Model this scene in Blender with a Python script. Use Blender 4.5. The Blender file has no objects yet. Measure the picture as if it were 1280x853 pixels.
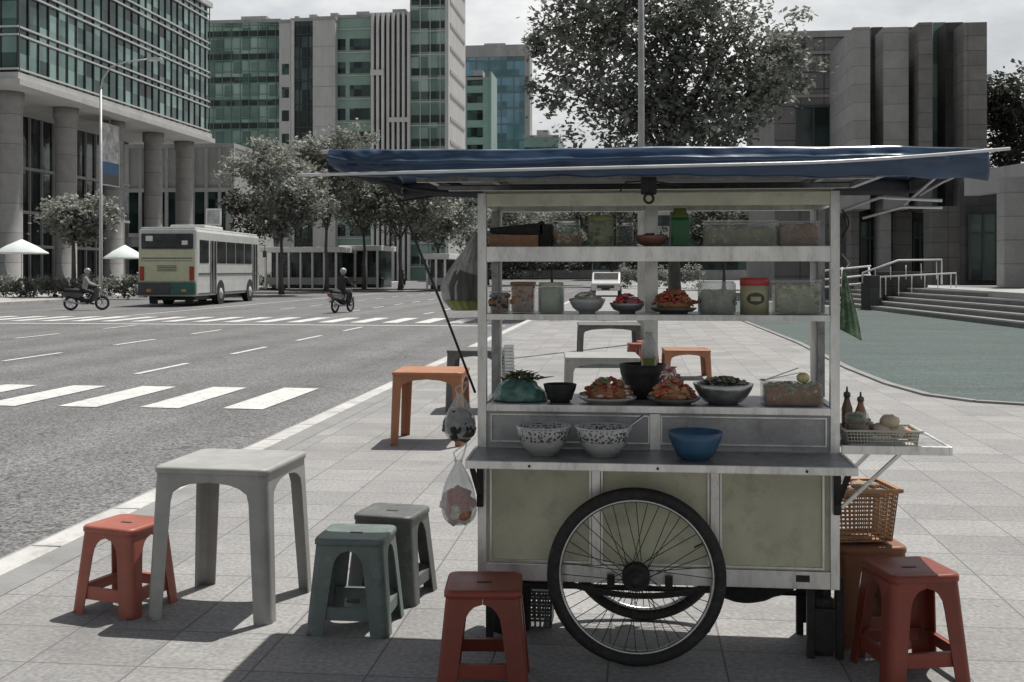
import bpy, bmesh, math, random
from mathutils import Vector, Matrix, noise
PI = math.pi
R = math.radians
random.seed(11)
scene = bpy.context.scene
COL = scene.collection
# ------------------------------------------------------------------ camera
TH = math.atan(155 / 1400.0); CT, ST = math.cos(TH), math.sin(TH); EYE = 1.56
cd = bpy.data.cameras.new('camera'); cam = bpy.data.objects.new('camera', cd); COL.objects.link(cam)
cam.location = (0, 0, EYE); cam.rotation_euler = (R(90), 0, TH)
cd.sensor_width = 36; cd.lens = 1400 * 36 / 1280.0
cd.shift_y = -(426.5 - 338) / 1280.0
cd.clip_start = 0.1; cd.clip_end = 3000
scene.camera = cam
scene.view_settings.view_transform = 'Standard'; scene.view_settings.look = 'None'
scene.view_settings.exposure = 0; scene.view_settings.gamma = 1

# survey helpers: bearings read off the photograph -> metres in the street's own axes
def G(px, py, z=0.0):
    u = px - 640; v = 338 - py
    t = (z - EYE) / v
    return ((u * CT - 1400 * ST) * t, (u * ST + 1400 * CT) * t)
def XA(px, Y):
    u = px - 640
    return (u * CT - 1400 * ST) * Y / (u * ST + 1400 * CT)
def ZA(px, py, Y):
    u = px - 640
    return EYE + (338 - py) * Y / (u * ST + 1400 * CT)
def YX(px, X):
    u = px - 640
    return (u * ST + 1400 * CT) * X / (u * CT - 1400 * ST)
def CW(xc, d):            # camera-axis ground offset -> world
    return (xc * CT - d * ST, xc * ST + d * CT)

# ------------------------------------------------------------------ world + sun
w = bpy.data.worlds.new("World"); scene.world = w; w.use_nodes = True
nt = w.node_tree; nt.nodes.clear()
SUN = Vector((0.208, 0.395, 1.0)).normalized()
sky = nt.nodes.new('ShaderNodeTexSky'); sky.sky_type = 'NISHITA'; sky.sun_disc = False
sky.sun_elevation = math.asin(SUN.z); sky.sun_rotation = math.atan2(SUN.x, SUN.y)
sky.air_density = 1.2; sky.dust_density = 3.0; sky.ozone_density = 0.6
tc = nt.nodes.new('ShaderNodeTexCoord')
mp = nt.nodes.new('ShaderNodeMapping'); mp.inputs['Scale'].default_value = (1, 1, 2.2)
nz = nt.nodes.new('ShaderNodeTexNoise'); nz.inputs['Scale'].default_value = 3.2; nz.inputs['Detail'].default_value = 8; nz.inputs['Roughness'].default_value = 0.6
nt.links.new(tc.outputs['Generated'], mp.inputs[0]); nt.links.new(mp.outputs[0], nz.inputs['Vector'])
cr = nt.nodes.new('ShaderNodeValToRGB'); cr.color_ramp.elements[0].position = 0.3; cr.color_ramp.elements[0].color = (.45, .45, .45, 1)
cr.color_ramp.elements[1].position = 0.62; cr.color_ramp.elements[1].color = (1, 1, 1, 1)
nt.links.new(nz.outputs['Fac'], cr.inputs[0])
cr2 = nt.nodes.new('ShaderNodeValToRGB'); cr2.color_ramp.elements[0].position = 0.35; cr2.color_ramp.elements[0].color = (13.0, 13.2, 13.4, 1)
cr2.color_ramp.elements[1].position = 0.66; cr2.color_ramp.elements[1].color = (17.5, 17.5, 17.3, 1)
nt.links.new(nz.outputs['Fac'], cr2.inputs[0])
mx = nt.nodes.new('ShaderNodeMix'); mx.data_type = 'RGBA'
sx_ = nt.nodes.new('ShaderNodeSeparateXYZ'); nt.links.new(tc.outputs['Generated'], sx_.inputs[0])
el = nt.nodes.new('ShaderNodeMapRange'); el.inputs['From Min'].default_value = .30; el.inputs['From Max'].default_value = .75; el.inputs['To Min'].default_value = 1; el.inputs['To Max'].default_value = .12; nt.links.new(sx_.outputs['Z'], el.inputs['Value'])
ml = nt.nodes.new('ShaderNodeMath'); ml.operation = 'MULTIPLY'; nt.links.new(cr.outputs[0], ml.inputs[0]); nt.links.new(el.outputs[0], ml.inputs[1])
nt.links.new(ml.outputs[0], mx.inputs['Factor']); nt.links.new(sky.outputs[0], mx.inputs['A']); nt.links.new(cr2.outputs[0], mx.inputs['B'])
bg = nt.nodes.new('ShaderNodeBackground'); bg.inputs['Strength'].default_value = 0.06
out = nt.nodes.new('ShaderNodeOutputWorld')
dy_ = nt.nodes.new('ShaderNodeMapRange'); dy_.inputs['From Min'].default_value = -.5; dy_.inputs['From Max'].default_value = .55; dy_.inputs['To Min'].default_value = .58; dy_.inputs['To Max'].default_value = 1.0; nt.links.new(sx_.outputs['Y'], dy_.inputs['Value'])
vm = nt.nodes.new('ShaderNodeVectorMath'); vm.operation = 'SCALE'; nt.links.new(mx.outputs['Result'], vm.inputs[0]); nt.links.new(dy_.outputs[0], vm.inputs['Scale'])
nt.links.new(vm.outputs[0], bg.inputs[0]); nt.links.new(bg.outputs[0], out.inputs[0])
sd = bpy.data.lights.new('sun', 'SUN'); sun = bpy.data.objects.new('sun', sd); COL.objects.link(sun)
sd.energy = 5.0; sd.angle = R(0.53); sd.color = (1.0, 0.965, 0.91)
sun.rotation_euler = (-SUN).to_track_quat('-Z', 'Y').to_euler(); sun.location = (10, 20, 40)

# ------------------------------------------------------------------ materials
MC = {}
def mat(name, base, rough=.6, var=.18, scale=6, metal=0, bump=.15, bscale=None, dirt=0.0, dirtcol=(.05, .045, .04), trans=0, coat=0, alpha=1, rnd=.08, stretch=(1, 1, 1), ior=1.45, sub=0, spec=.5):
    if name in MC: return MC[name]
    m = bpy.data.materials.new(name); m.use_nodes = True; MC[name] = m
    n = m.node_tree; b = n.nodes['Principled BSDF']; L = n.links.new
    t = n.nodes.new('ShaderNodeTexCoord'); mpp = n.nodes.new('ShaderNodeMapping'); mpp.inputs['Scale'].default_value = stretch
    L(t.outputs['Object'], mpp.inputs[0])
    n1 = n.nodes.new('ShaderNodeTexNoise'); n1.inputs['Scale'].default_value = scale; n1.inputs['Detail'].default_value = 6; n1.inputs['Roughness'].default_value = .65
    L(mpp.outputs[0], n1.inputs['Vector'])
    lo = tuple(max(0, c * (1 - var)) for c in base) + (1,); hi = tuple(min(1, c * (1 + var)) for c in base) + (1,)
    r = n.nodes.new('ShaderNodeValToRGB'); r.color_ramp.elements[0].position = .32; r.color_ramp.elements[1].position = .68
    r.color_ramp.elements[0].color = lo; r.color_ramp.elements[1].color = hi
    L(n1.outputs['Fac'], r.inputs[0]); col = r.outputs[0]
    if dirt > 0:
        n2 = n.nodes.new('ShaderNodeTexNoise'); n2.inputs['Scale'].default_value = scale * 2.7; n2.inputs['Detail'].default_value = 8; n2.inputs['Roughness'].default_value = .75
        L(mpp.outputs[0], n2.inputs['Vector'])
        r2 = n.nodes.new('ShaderNodeValToRGB'); r2.color_ramp.elements[0].position = .5; r2.color_ramp.elements[1].position = .72
        r2.color_ramp.elements[0].color = (0, 0, 0, 1); r2.color_ramp.elements[1].color = (dirt, dirt, dirt, 1)
        L(n2.outputs['Fac'], r2.inputs[0])
        x = n.nodes.new('ShaderNodeMix'); x.data_type = 'RGBA'; L(r2.outputs[0], x.inputs['Factor']); L(col, x.inputs['A']); x.inputs['B'].default_value = tuple(dirtcol) + (1,)
        col = x.outputs['Result']
    if rnd > 0:
        oi = n.nodes.new('ShaderNodeObjectInfo'); mr = n.nodes.new('ShaderNodeMapRange'); mr.inputs['To Min'].default_value = 1 - rnd; mr.inputs['To Max'].default_value = 1 + rnd
        L(oi.outputs['Random'], mr.inputs['Value'])
        hs = n.nodes.new('ShaderNodeHueSaturation'); L(mr.outputs[0], hs.inputs['Value']); L(col, hs.inputs['Color']); col = hs.outputs[0]
    L(col, b.inputs['Base Color'])
    b.inputs['Metallic'].default_value = metal; b.inputs['IOR'].default_value = ior
    b.inputs['Specular IOR Level'].default_value = spec
    rr = n.nodes.new('ShaderNodeMapRange'); rr.inputs['To Min'].default_value = max(0, rough - .12); rr.inputs['To Max'].default_value = min(1, rough + .12)
    L(n1.outputs['Fac'], rr.inputs['Value']); L(rr.outputs[0], b.inputs['Roughness'])
    b.inputs['Transmission Weight'].default_value = trans; b.inputs['Coat Weight'].default_value = coat; b.inputs['Alpha'].default_value = alpha
    if sub: b.inputs['Subsurface Weight'].default_value = sub; b.inputs['Subsurface Scale'].default_value = .01
    if bump > 0:
        nb = n.nodes.new('ShaderNodeTexNoise'); nb.inputs['Scale'].default_value = bscale or scale * 8; nb.inputs['Detail'].default_value = 5
        L(mpp.outputs[0], nb.inputs['Vector'])
        bp = n.nodes.new('ShaderNodeBump'); bp.inputs['Strength'].default_value = bump; bp.inputs['Distance'].default_value = .01 if (bscale or scale * 8) > 5 else .05
        L(nb.outputs['Fac'], bp.inputs['Height']); L(bp.outputs[0], b.inputs['Normal'])
    return m

def tilemat(name, base, size, groove=.006, var=.12, rough=.8, groovecol=(.05, .05, .05), stain=.35, axes='XY', off=(0, 0), bump=.5, spots=False):
    """rectangular slabs on two object axes, each slab its own tone"""
    m = bpy.data.materials.new(name); m.use_nodes = True; n = m.node_tree; b = n.nodes['Principled BSDF']; L = n.links.new
    t = n.nodes.new('ShaderNodeTexCoord'); sp = n.nodes.new('ShaderNodeSeparateXYZ'); L(t.outputs['Object'], sp.inputs[0])
    def mth(op, a, bb=None):
        k = n.nodes.new('ShaderNodeMath'); k.operation = op
        for i, v in enumerate((a, bb)):
            if v is None: continue
            if isinstance(v, (int, float)): k.inputs[i].default_value = v
            else: L(v, k.inputs[i])
        return k.outputs[0]
    ds = []; fl = []
    for i, ax in enumerate(axes):
        v = mth('DIVIDE', mth('ADD', sp.outputs[ax], off[i]), size[i])
        f = mth('FLOOR', v); fr = mth('FRACT', v); fl.append(f)
        d = mth('MULTIPLY', mth('MINIMUM', fr, mth('SUBTRACT', 1.0, fr)), size[i]); ds.append(d)
    dmin = mth('MINIMUM', ds[0], ds[1])
    cmb = n.nodes.new('ShaderNodeCombineXYZ'); L(fl[0], cmb.inputs[0]); L(fl[1], cmb.inputs[1])
    wn = n.nodes.new('ShaderNodeTexWhiteNoise'); wn.noise_dimensions = '2D'; L(cmb.outputs[0], wn.inputs['Vector'])
    n1 = n.nodes.new('ShaderNodeTexNoise'); n1.inputs['Scale'].default_value = 1.3; n1.inputs['Detail'].default_value = 9; n1.inputs['Roughness'].default_value = .7; L(t.outputs['Object'], n1.inputs['Vector'])
    n3 = n.nodes.new('ShaderNodeTexNoise'); n3.inputs['Scale'].default_value = 45; n3.inputs['Detail'].default_value = 4; L(t.outputs['Object'], n3.inputs['Vector'])
    val = mth('ADD', mth('MULTIPLY', mth('SUBTRACT', wn.outputs['Value'], .5), var * 2), 1.0)
    val = mth('MULTIPLY', val, mth('ADD', mth('MULTIPLY', mth('SUBTRACT', n1.outputs['Fac'], .5), stain * 2), 1.0))
    val = mth('MULTIPLY', val, mth('ADD', mth('MULTIPLY', mth('SUBTRACT', n3.outputs['Fac'], .5), 1.3), 1.0))
    g = n.nodes.new('ShaderNodeMapRange'); L(dmin, g.inputs['Value']); g.inputs['From Min'].default_value = groove * .4; g.inputs['From Max'].default_value = groove
    c = n.nodes.new('ShaderNodeMix'); c.data_type = 'RGBA'; c.blend_type = 'MULTIPLY'; c.inputs['Factor'].default_value = 1
    cc = n.nodes.new('ShaderNodeCombineColor')
    for i in range(3): L(val, cc.inputs[i])
    c.inputs['A'].default_value = tuple(base) + (1,); L(cc.outputs[0], c.inputs['B'])
    x = n.nodes.new('ShaderNodeMix'); x.data_type = 'RGBA'; L(g.outputs[0], x.inputs['Factor']); x.inputs['A'].default_value = tuple(groovecol) + (1,); L(c.outputs['Result'], x.inputs['B'])
    fin = x.outputs['Result']
    if spots:
        vv = n.nodes.new('ShaderNodeTexVoronoi'); vv.inputs['Scale'].default_value = 2.6; L(t.outputs['Object'], vv.inputs['Vector'])
        s1 = mth('LESS_THAN', vv.outputs['Distance'], .055); w2 = n.nodes.new('ShaderNodeTexNoise'); w2.inputs['Scale'].default_value = .55; w2.inputs['Detail'].default_value = 7; w2.inputs['Roughness'].default_value = .8; L(t.outputs['Object'], w2.inputs['Vector'])
        st_ = n.nodes.new('ShaderNodeMapRange'); L(w2.outputs['Fac'], st_.inputs['Value']); st_.inputs['From Min'].default_value = .52; st_.inputs['From Max'].default_value = .68; st_.inputs['To Max'].default_value = .45
        tot = mth('MAXIMUM', mth('MULTIPLY', s1, .45), st_.outputs[0])
        dg = n.nodes.new('ShaderNodeMix'); dg.data_type = 'RGBA'; L(tot, dg.inputs['Factor']); L(fin, dg.inputs['A']); dg.inputs['B'].default_value = tuple(q * .38 for q in base) + (1,); fin = dg.outputs['Result']
    L(fin, b.inputs['Base Color']); b.inputs['Roughness'].default_value = rough
    hb = mth('ADD', g.outputs[0], mth('MULTIPLY', n3.outputs['Fac'], .35))
    bp = n.nodes.new('ShaderNodeBump'); bp.inputs['Strength'].default_value = bump; bp.inputs['Distance'].default_value = .006; L(hb, bp.inputs['Height']); L(bp.outputs[0], b.inputs['Normal'])
    return m

def panelglass(name, c1, c2, size, axes, rough=.12, metal=.55, off=(0, 0), dark=(.01, .014, .014), pdark=.25):
    """curtain-wall glass: each pane its own tone, slightly tilted"""
    m = bpy.data.materials.new(name); m.use_nodes = True; n = m.node_tree; b = n.nodes['Principled BSDF']; L = n.links.new
    t = n.nodes.new('ShaderNodeTexCoord'); sp = n.nodes.new('ShaderNodeSeparateXYZ'); L(t.outputs['Object'], sp.inputs[0])
    fl = []
    for i, ax in enumerate(axes):
        a = n.nodes.new('ShaderNodeMath'); a.operation = 'DIVIDE'; L(sp.outputs[ax], a.inputs[0]); a.inputs[1].default_value = size[i]
        f = n.nodes.new('ShaderNodeMath'); f.operation = 'FLOOR'; L(a.outputs[0], f.inputs[0]); fl.append(f.outputs[0])
    cb = n.nodes.new('ShaderNodeCombineXYZ'); L(fl[0], cb.inputs[0]); L(fl[1], cb.inputs[1])
    wn = n.nodes.new('ShaderNodeTexWhiteNoise'); wn.noise_dimensions = '2D'; L(cb.outputs[0], wn.inputs['Vector'])
    n1 = n.nodes.new('ShaderNodeTexNoise'); n1.inputs['Scale'].default_value = .12; n1.inputs['Detail'].default_value = 5; L(t.outputs['Object'], n1.inputs['Vector'])
    ad = n.nodes.new('ShaderNodeMath'); ad.operation = 'MULTIPLY_ADD'; L(n1.outputs['Fac'], ad.inputs[0]); ad.inputs[1].default_value = 1.4; ad.inputs[2].default_value = -.45
    ad2 = n.nodes.new('ShaderNodeMath'); ad2.operation = 'MULTIPLY_ADD'; L(wn.outputs['Value'], ad2.inputs[0]); ad2.inputs[1].default_value = .55; L(ad.outputs[0], ad2.inputs[2])
    r = n.nodes.new('ShaderNodeValToRGB'); e = r.color_ramp.elements; e[0].position = pdark; e[0].color = tuple(dark) + (1,); e[1].position = .85; e[1].color = tuple(c2) + (1,)
    q = e.new(.5); q.color = tuple(c1) + (1,)
    L(ad2.outputs[0], r.inputs[0]); L(r.outputs[0], b.inputs['Base Color'])
    b.inputs['Roughness'].default_value = rough; b.inputs['Metallic'].default_value = metal
    nn = n.nodes.new('ShaderNodeTexNoise'); nn.inputs['Scale'].default_value = .5; L(t.outputs['Object'], nn.inputs['Vector'])
    bp = n.nodes.new('ShaderNodeBump'); bp.inputs['Strength'].default_value = .25; bp.inputs['Distance'].default_value = .15; L(nn.outputs['Fac'], bp.inputs['Height']); L(bp.outputs[0], b.inputs['Normal'])
    return m

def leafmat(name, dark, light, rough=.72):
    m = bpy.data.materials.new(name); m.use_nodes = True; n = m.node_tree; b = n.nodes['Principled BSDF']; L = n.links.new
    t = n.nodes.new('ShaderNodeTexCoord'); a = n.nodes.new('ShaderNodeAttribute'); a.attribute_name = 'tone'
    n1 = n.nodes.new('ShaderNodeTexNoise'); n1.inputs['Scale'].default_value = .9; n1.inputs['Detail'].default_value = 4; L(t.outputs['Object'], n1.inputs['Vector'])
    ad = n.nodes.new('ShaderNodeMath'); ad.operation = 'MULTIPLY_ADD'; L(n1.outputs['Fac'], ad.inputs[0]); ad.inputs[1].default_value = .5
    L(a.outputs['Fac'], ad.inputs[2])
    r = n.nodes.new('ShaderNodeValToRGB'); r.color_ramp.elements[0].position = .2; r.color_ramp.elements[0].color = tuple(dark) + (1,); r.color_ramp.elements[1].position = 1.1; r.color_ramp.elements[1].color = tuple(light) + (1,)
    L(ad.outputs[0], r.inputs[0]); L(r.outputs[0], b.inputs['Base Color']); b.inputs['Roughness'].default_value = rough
    tr = n.nodes.new('ShaderNodeBsdfTranslucent'); L(r.outputs[0], tr.inputs['Color'])
    ms = n.nodes.new('ShaderNodeMixShader'); ms.inputs[0].default_value = .25
    L(b.outputs[0], ms.inputs[1]); L(tr.outputs[0], ms.inputs[2]); L(ms.outputs[0], n.nodes['Material Output'].inputs[0])
    return m

def clearmat(name, tint=(.9, .92, .92), rough=.08, op=.25):
    """thin clear plastic / glass sheet: mostly see-through with a glossy film"""
    m = bpy.data.materials.new(name); m.use_nodes = True; n = m.node_tree; L = n.links.new
    n.nodes.remove(n.nodes['Principled BSDF'])
    tr = n.nodes.new('ShaderNodeBsdfTransparent'); tr.inputs[0].default_value = tuple(tint) + (1,)
    p = n.nodes.new('ShaderNodeBsdfPrincipled'); p.inputs['Base Color'].default_value = (.75, .78, .78, 1); p.inputs['Roughness'].default_value = rough
    t = n.nodes.new('ShaderNodeTexCoord'); nz_ = n.nodes.new('ShaderNodeTexNoise'); nz_.inputs['Scale'].default_value = 30; nz_.inputs['Detail'].default_value = 4; L(t.outputs['Object'], nz_.inputs['Vector'])
    lw = n.nodes.new('ShaderNodeLayerWeight'); lw.inputs[0].default_value = .3
    a = n.nodes.new('ShaderNodeMath'); a.operation = 'MULTIPLY_ADD'; L(nz_.outputs['Fac'], a.inputs[0]); a.inputs[1].default_value = op * 1.2; a.inputs[2].default_value = op * .4
    a2 = n.nodes.new('ShaderNodeMath'); a2.operation = 'MULTIPLY_ADD'; L(lw.outputs['Facing'], a2.inputs[0]); a2.inputs[1].default_value = .45; L(a.outputs[0], a2.inputs[2])
    bp = n.nodes.new('ShaderNodeBump'); bp.inputs['Strength'].default_value = .4; bp.inputs['Distance'].default_value = .01; L(nz_.outputs['Fac'], bp.inputs['Height']); L(bp.outputs[0], p.inputs['Normal'])
    ms = n.nodes.new('ShaderNodeMixShader'); L(a2.outputs[0], ms.inputs[0]); L(tr.outputs[0], ms.inputs[1]); L(p.outputs[0], ms.inputs[2])
    L(ms.outputs[0], n.nodes['Material Output'].inputs[0])
    return m

# ------------------------------------------------------------------ mesh builder
class MB:
    def __init__(s): s.b = bmesh.new(); s.mi = 0
    def _mat(s, fs):
        for f in fs: f.material_index = s.mi
    def box(s, x0, x1, y0, y1, z0, z1, bev=0, rot=0, rc=None):
        v = [s.b.verts.new(p) for p in ((x0, y0, z0), (x1, y0, z0), (x1, y1, z0), (x0, y1, z0), (x0, y0, z1), (x1, y0, z1), (x1, y1, z1), (x0, y1, z1))]
        fs = [s.b.faces.new([v[i] for i in q]) for q in ((0, 3, 2, 1), (4, 5, 6, 7), (0, 1, 5, 4), (1, 2, 6, 5), (2, 3, 7, 6), (3, 0, 4, 7))]
        s._mat(fs)
        if rot:
            c = Vector(rc or ((x0 + x1) / 2, (y0 + y1) / 2, (z0 + z1) / 2)); bmesh.ops.rotate(s.b, verts=v, cent=c, matrix=Matrix.Rotation(rot, 3, 'Z'))
        if bev:
            es = list({e for f in fs for e in f.edges}); r = bmesh.ops.bevel(s.b, geom=es, offset=bev, segments=2, affect='EDGES', profile=.6); s._mat(r['faces'])
        return s
    def prism(s, pts, ax, a0, a1):
        """polygon pts (2-D) extruded along axis ax"""
        def P(p, a): return {'X': (a, p[0], p[1]), 'Y': (p[0], a, p[1]), 'Z': (p[0], p[1], a)}[ax]
        A = [s.b.verts.new(P(p, a0)) for p in pts]; B = [s.b.verts.new(P(p, a1)) for p in pts]; n = len(pts)
        fs = [s.b.faces.new(A[::-1]), s.b.faces.new(B)] + [s.b.faces.new((A[i], A[(i + 1) % n], B[(i + 1) % n], B[i])) for i in range(n)]
        s._mat(fs); return s
    def bar(s, p, q, a, b=None, up=(0, 0, 1)):
        """rectangular bar from p to q, width a (sideways) and b (along up)"""
        b = b or a; p = Vector(p); q = Vector(q); d = (q - p).normalized(); u = Vector(up)
        if abs(d.dot(u)) > .98: u = Vector((0, 1, 0))
        sx = d.cross(u).normalized(); sy = sx.cross(d).normalized(); V = []
        for o in (p, q):
            for i, j in ((-1, -1), (1, -1), (1, 1), (-1, 1)): V.append(s.b.verts.new(o + sx * i * a / 2 + sy * j * b / 2))
        fs = [s.b.faces.new([V[i] for i in qd]) for qd in ((0, 3, 2, 1), (4, 5, 6, 7), (0, 1, 5, 4), (1, 2, 6, 5), (2, 3, 7, 6), (3, 0, 4, 7))]
        s._mat(fs); return s
    def tube(s, pts, r, n=8, cap=True):
        pts = [Vector(p) for p in pts]; rs = r if isinstance(r, (list, tuple)) else [r] * len(pts); rings = []; u = None
        for i, p in enumerate(pts):
            d = (pts[min(i + 1, len(pts) - 1)] - pts[max(i - 1, 0)]).normalized()
            if u is None: u = d.orthogonal().normalized()
            else: u = (u - d * u.dot(d)).normalized()
            v = d.cross(u)
            rings.append([s.b.verts.new(p + (u * math.cos(2 * PI * k / n) + v * math.sin(2 * PI * k / n)) * rs[i]) for k in range(n)])
        fs = []
        for a, b in zip(rings, rings[1:]):
            for k in range(n): fs.append(s.b.faces.new((a[k], a[(k + 1) % n], b[(k + 1) % n], b[k])))
        for f in fs: f.smooth = True
        if cap: fs += [s.b.faces.new(rings[0][::-1]), s.b.faces.new(rings[-1])]
        s._mat(fs); return s
    def lathe(s, prof, c=(0, 0, 0), n=28, ax='Z', wob=0, seed=0):
        rings = []; c = Vector(c)
        for r, h in prof:
            ring = []
            for k in range(n):
                a = 2 * PI * k / n; rr = r * (1 + wob * math.sin(a * 3 + h * 40 + seed))
                p = {'Z': (rr * math.cos(a), rr * math.sin(a), h), 'Y': (rr * math.cos(a), h, rr * math.sin(a)), 'X': (h, rr * math.cos(a), rr * math.sin(a))}[ax]
                ring.append(s.b.verts.new(c + Vector(p)))
            rings.append(ring)
        fs = []
        for a, b in zip(rings, rings[1:]):
            for k in range(n): fs.append(s.b.faces.new((a[k], a[(k + 1) % n], b[(k + 1) % n], b[k])))
        for f in fs: f.smooth = True
        fs += [s.b.faces.new(rings[0][::-1]), s.b.faces.new(rings[-1])]
        s._mat(fs); return s
    def torus(s, c, R_, r, ax='Y', n=64, m=12, sq=1):
        c = Vector(c); rings = []
        for i in range(n):
            a = 2 * PI * i / n; ring = []
            for j in range(m):
                b = 2 * PI * j / m; rr = R_ + r * math.cos(b); h = r * sq * math.sin(b)
                ring.append(s.b.verts.new(c + Vector({'Y': (rr * math.cos(a), h, rr * math.sin(a)), 'X': (h, rr * math.cos(a), rr * math.sin(a)), 'Z': (rr * math.cos(a), rr * math.sin(a), h)}[ax])))
            rings.append(ring)
        for i in range(n):
            for j in range(m):
                f = s.b.faces.new((rings[i][j], rings[(i + 1) % n][j], rings[(i + 1) % n][(j + 1) % m], rings[i][(j + 1) % m])); f.smooth = True; f.material_index = s.mi
        return s
    def blob(s, c, r, sc=(1, 1, 1), amp=.2, fr=2.0, sub=2, seed=0):
        k = bmesh.ops.create_icosphere(s.b, subdivisions=sub, radius=1)
        for v in k['verts']:
            d = v.co.normalized(); q = 1 + amp * noise.noise(d * fr + Vector((seed * 7.3, seed * 3.1, c[0] * 11 + c[2] * 5)))
            v.co = Vector(c) + Vector((d.x * sc[0], d.y * sc[1], d.z * sc[2])) * r * q
        fs = {f for v in k['verts'] for f in v.link_faces}
        for f in fs: f.smooth = True; f.material_index = s.mi
        return s
    def grid(s, fn, nu, nv, smooth=True):
        V = [[s.b.verts.new(fn(i / nu, j / nv)) for j in range(nv + 1)] for i in range(nu + 1)]
        for i in range(nu):
            for j in range(nv):
                f = s.b.faces.new((V[i][j], V[i + 1][j], V[i + 1][j + 1], V[i][j + 1])); f.smooth = smooth; f.material_index = s.mi
        return s
    def build(s, name, m, parent=None, loc=None, rz=0, solid=0, sharp=None, sub=0):
        me = bpy.data.meshes.new(name); bmesh.ops.recalc_face_normals(s.b, faces=s.b.faces[:]) ; s.b.to_mesh(me); s.b.free()
        for k in (m if isinstance(m, (list, tuple)) else [m]): me.materials.append(k)
        o = bpy.data.objects.new(name, me); COL.objects.link(o)
        if parent: o.parent = parent
        if loc: o.location = loc
        if rz: o.rotation_euler = (0, 0, rz)
        if solid:
            k = o.modifiers.new('solid', 'SOLIDIFY'); k.thickness = solid; k.offset = 0
        if sub:
            k = o.modifiers.new('sub', 'SUBSURF'); k.levels = sub; k.render_levels = sub
        return o
def tag(o, label=None, cat=None, group=None, kind=None):
    if label: o['label'] = label
    if cat: o['category'] = cat
    if group: o['group'] = group
    if kind: o['kind'] = kind
    return o
def empty(name, loc, label, cat, group=None, rz=0):
    o = bpy.data.objects.new(name, None); o.empty_display_size = .1; COL.objects.link(o); o.location = loc; o.rotation_euler = (0, 0, rz)
    return tag(o, label, cat, group)
def copy_tree(o, parent=None):
    c = o.copy(); COL.objects.link(c)
    if parent: c.parent = parent
    for ch in list(o.children): copy_tree(ch, c)
    return c
def place(o, x, y, z, rz, label, group=None):
    o.location = (x, y, z); o.rotation_euler = (0, 0, rz); o['label'] = label
    if group: o['group'] = group
    return o
def structure(name, mb, m, label=None, **k):
    return tag(mb.build(name, m, **k), label, None, None, 'structure')

# palette
M_alu = mat('aluminium', (.66, .66, .64), .36, .22, 7, metal=.75, bump=.12, dirt=.5, dirtcol=(.16, .15, .13), stretch=(1, 1, .35))
M_aludark = mat('aluminium_dull', (.30, .305, .31), .42, .28, 9, metal=.6, bump=.15, dirt=.6, dirtcol=(.05, .05, .05))
M_panel = mat('cream_panel', (.52, .52, .39), .55, .16, 3.0, metal=.1, bump=.12, dirt=.55, dirtcol=(.19, .185, .16))
M_panelgrey = mat('grey_panel', (.33, .33, .33), .5, .2, 5, metal=.4, bump=.1, dirt=.5, dirtcol=(.10, .10, .095))
M_black = mat('black_rubber', (.022, .022, .022), .75, .3, 14, bump=.3, dirt=.5, dirtcol=(.09, .085, .08))
M_steel = mat('steel', (.5, .5, .5), .28, .2, 20, metal=.95, bump=.05)
M_iron = mat('dark_iron', (.03, .03, .03), .6, .3, 18, metal=.4, bump=.3, dirt=.5, dirtcol=(.10, .07, .05))
M_white = mat('white_paint', (.75, .75, .73), .5, .08, 4, bump=.05, dirt=.3, dirtcol=(.4, .39, .36))
M_clear = clearmat('clear_plastic')
M_glassy = clearmat('clear_glass', (.88, .93, .92), .04, .12)
M_film = clearmat('bag_film', (.86, .88, .88), .2, .28)
# ================================================================== GROUND
RZ = -0.12
M_asph = mat('asphalt', (.135, .135, .135), .85, .16, .35, bump=.6, bscale=90, dirt=.35, dirtcol=(.20, .20, .195), rnd=0)
n_ = M_asph.node_tree
def speckle(m, sc, amt, col_scale=1):
    n = m.node_tree; b = n.nodes['Principled BSDF']; L = n.links
    src = b.inputs['Base Color'].links[0].from_socket
    t = n.nodes.new('ShaderNodeTexCoord'); v = n.nodes.new('ShaderNodeTexVoronoi'); v.inputs['Scale'].default_value = sc; L.new(t.outputs['Object'], v.inputs['Vector'])
    mr = n.nodes.new('ShaderNodeMapRange'); mr.inputs['To Min'].default_value = 1 - amt; mr.inputs['To Max'].default_value = 1 + amt
    sp = n.nodes.new('ShaderNodeSeparateColor'); L.new(v.outputs['Color'], sp.inputs[0]); L.new(sp.outputs[0], mr.inputs['Value'])
    hs = n.nodes.new('ShaderNodeHueSaturation'); L.new(mr.outputs[0], hs.inputs['Value']); L.new(src, hs.inputs['Color']); L.new(hs.outputs[0], b.inputs['Base Color'])
speckle(M_asph, 50, .62)
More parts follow.
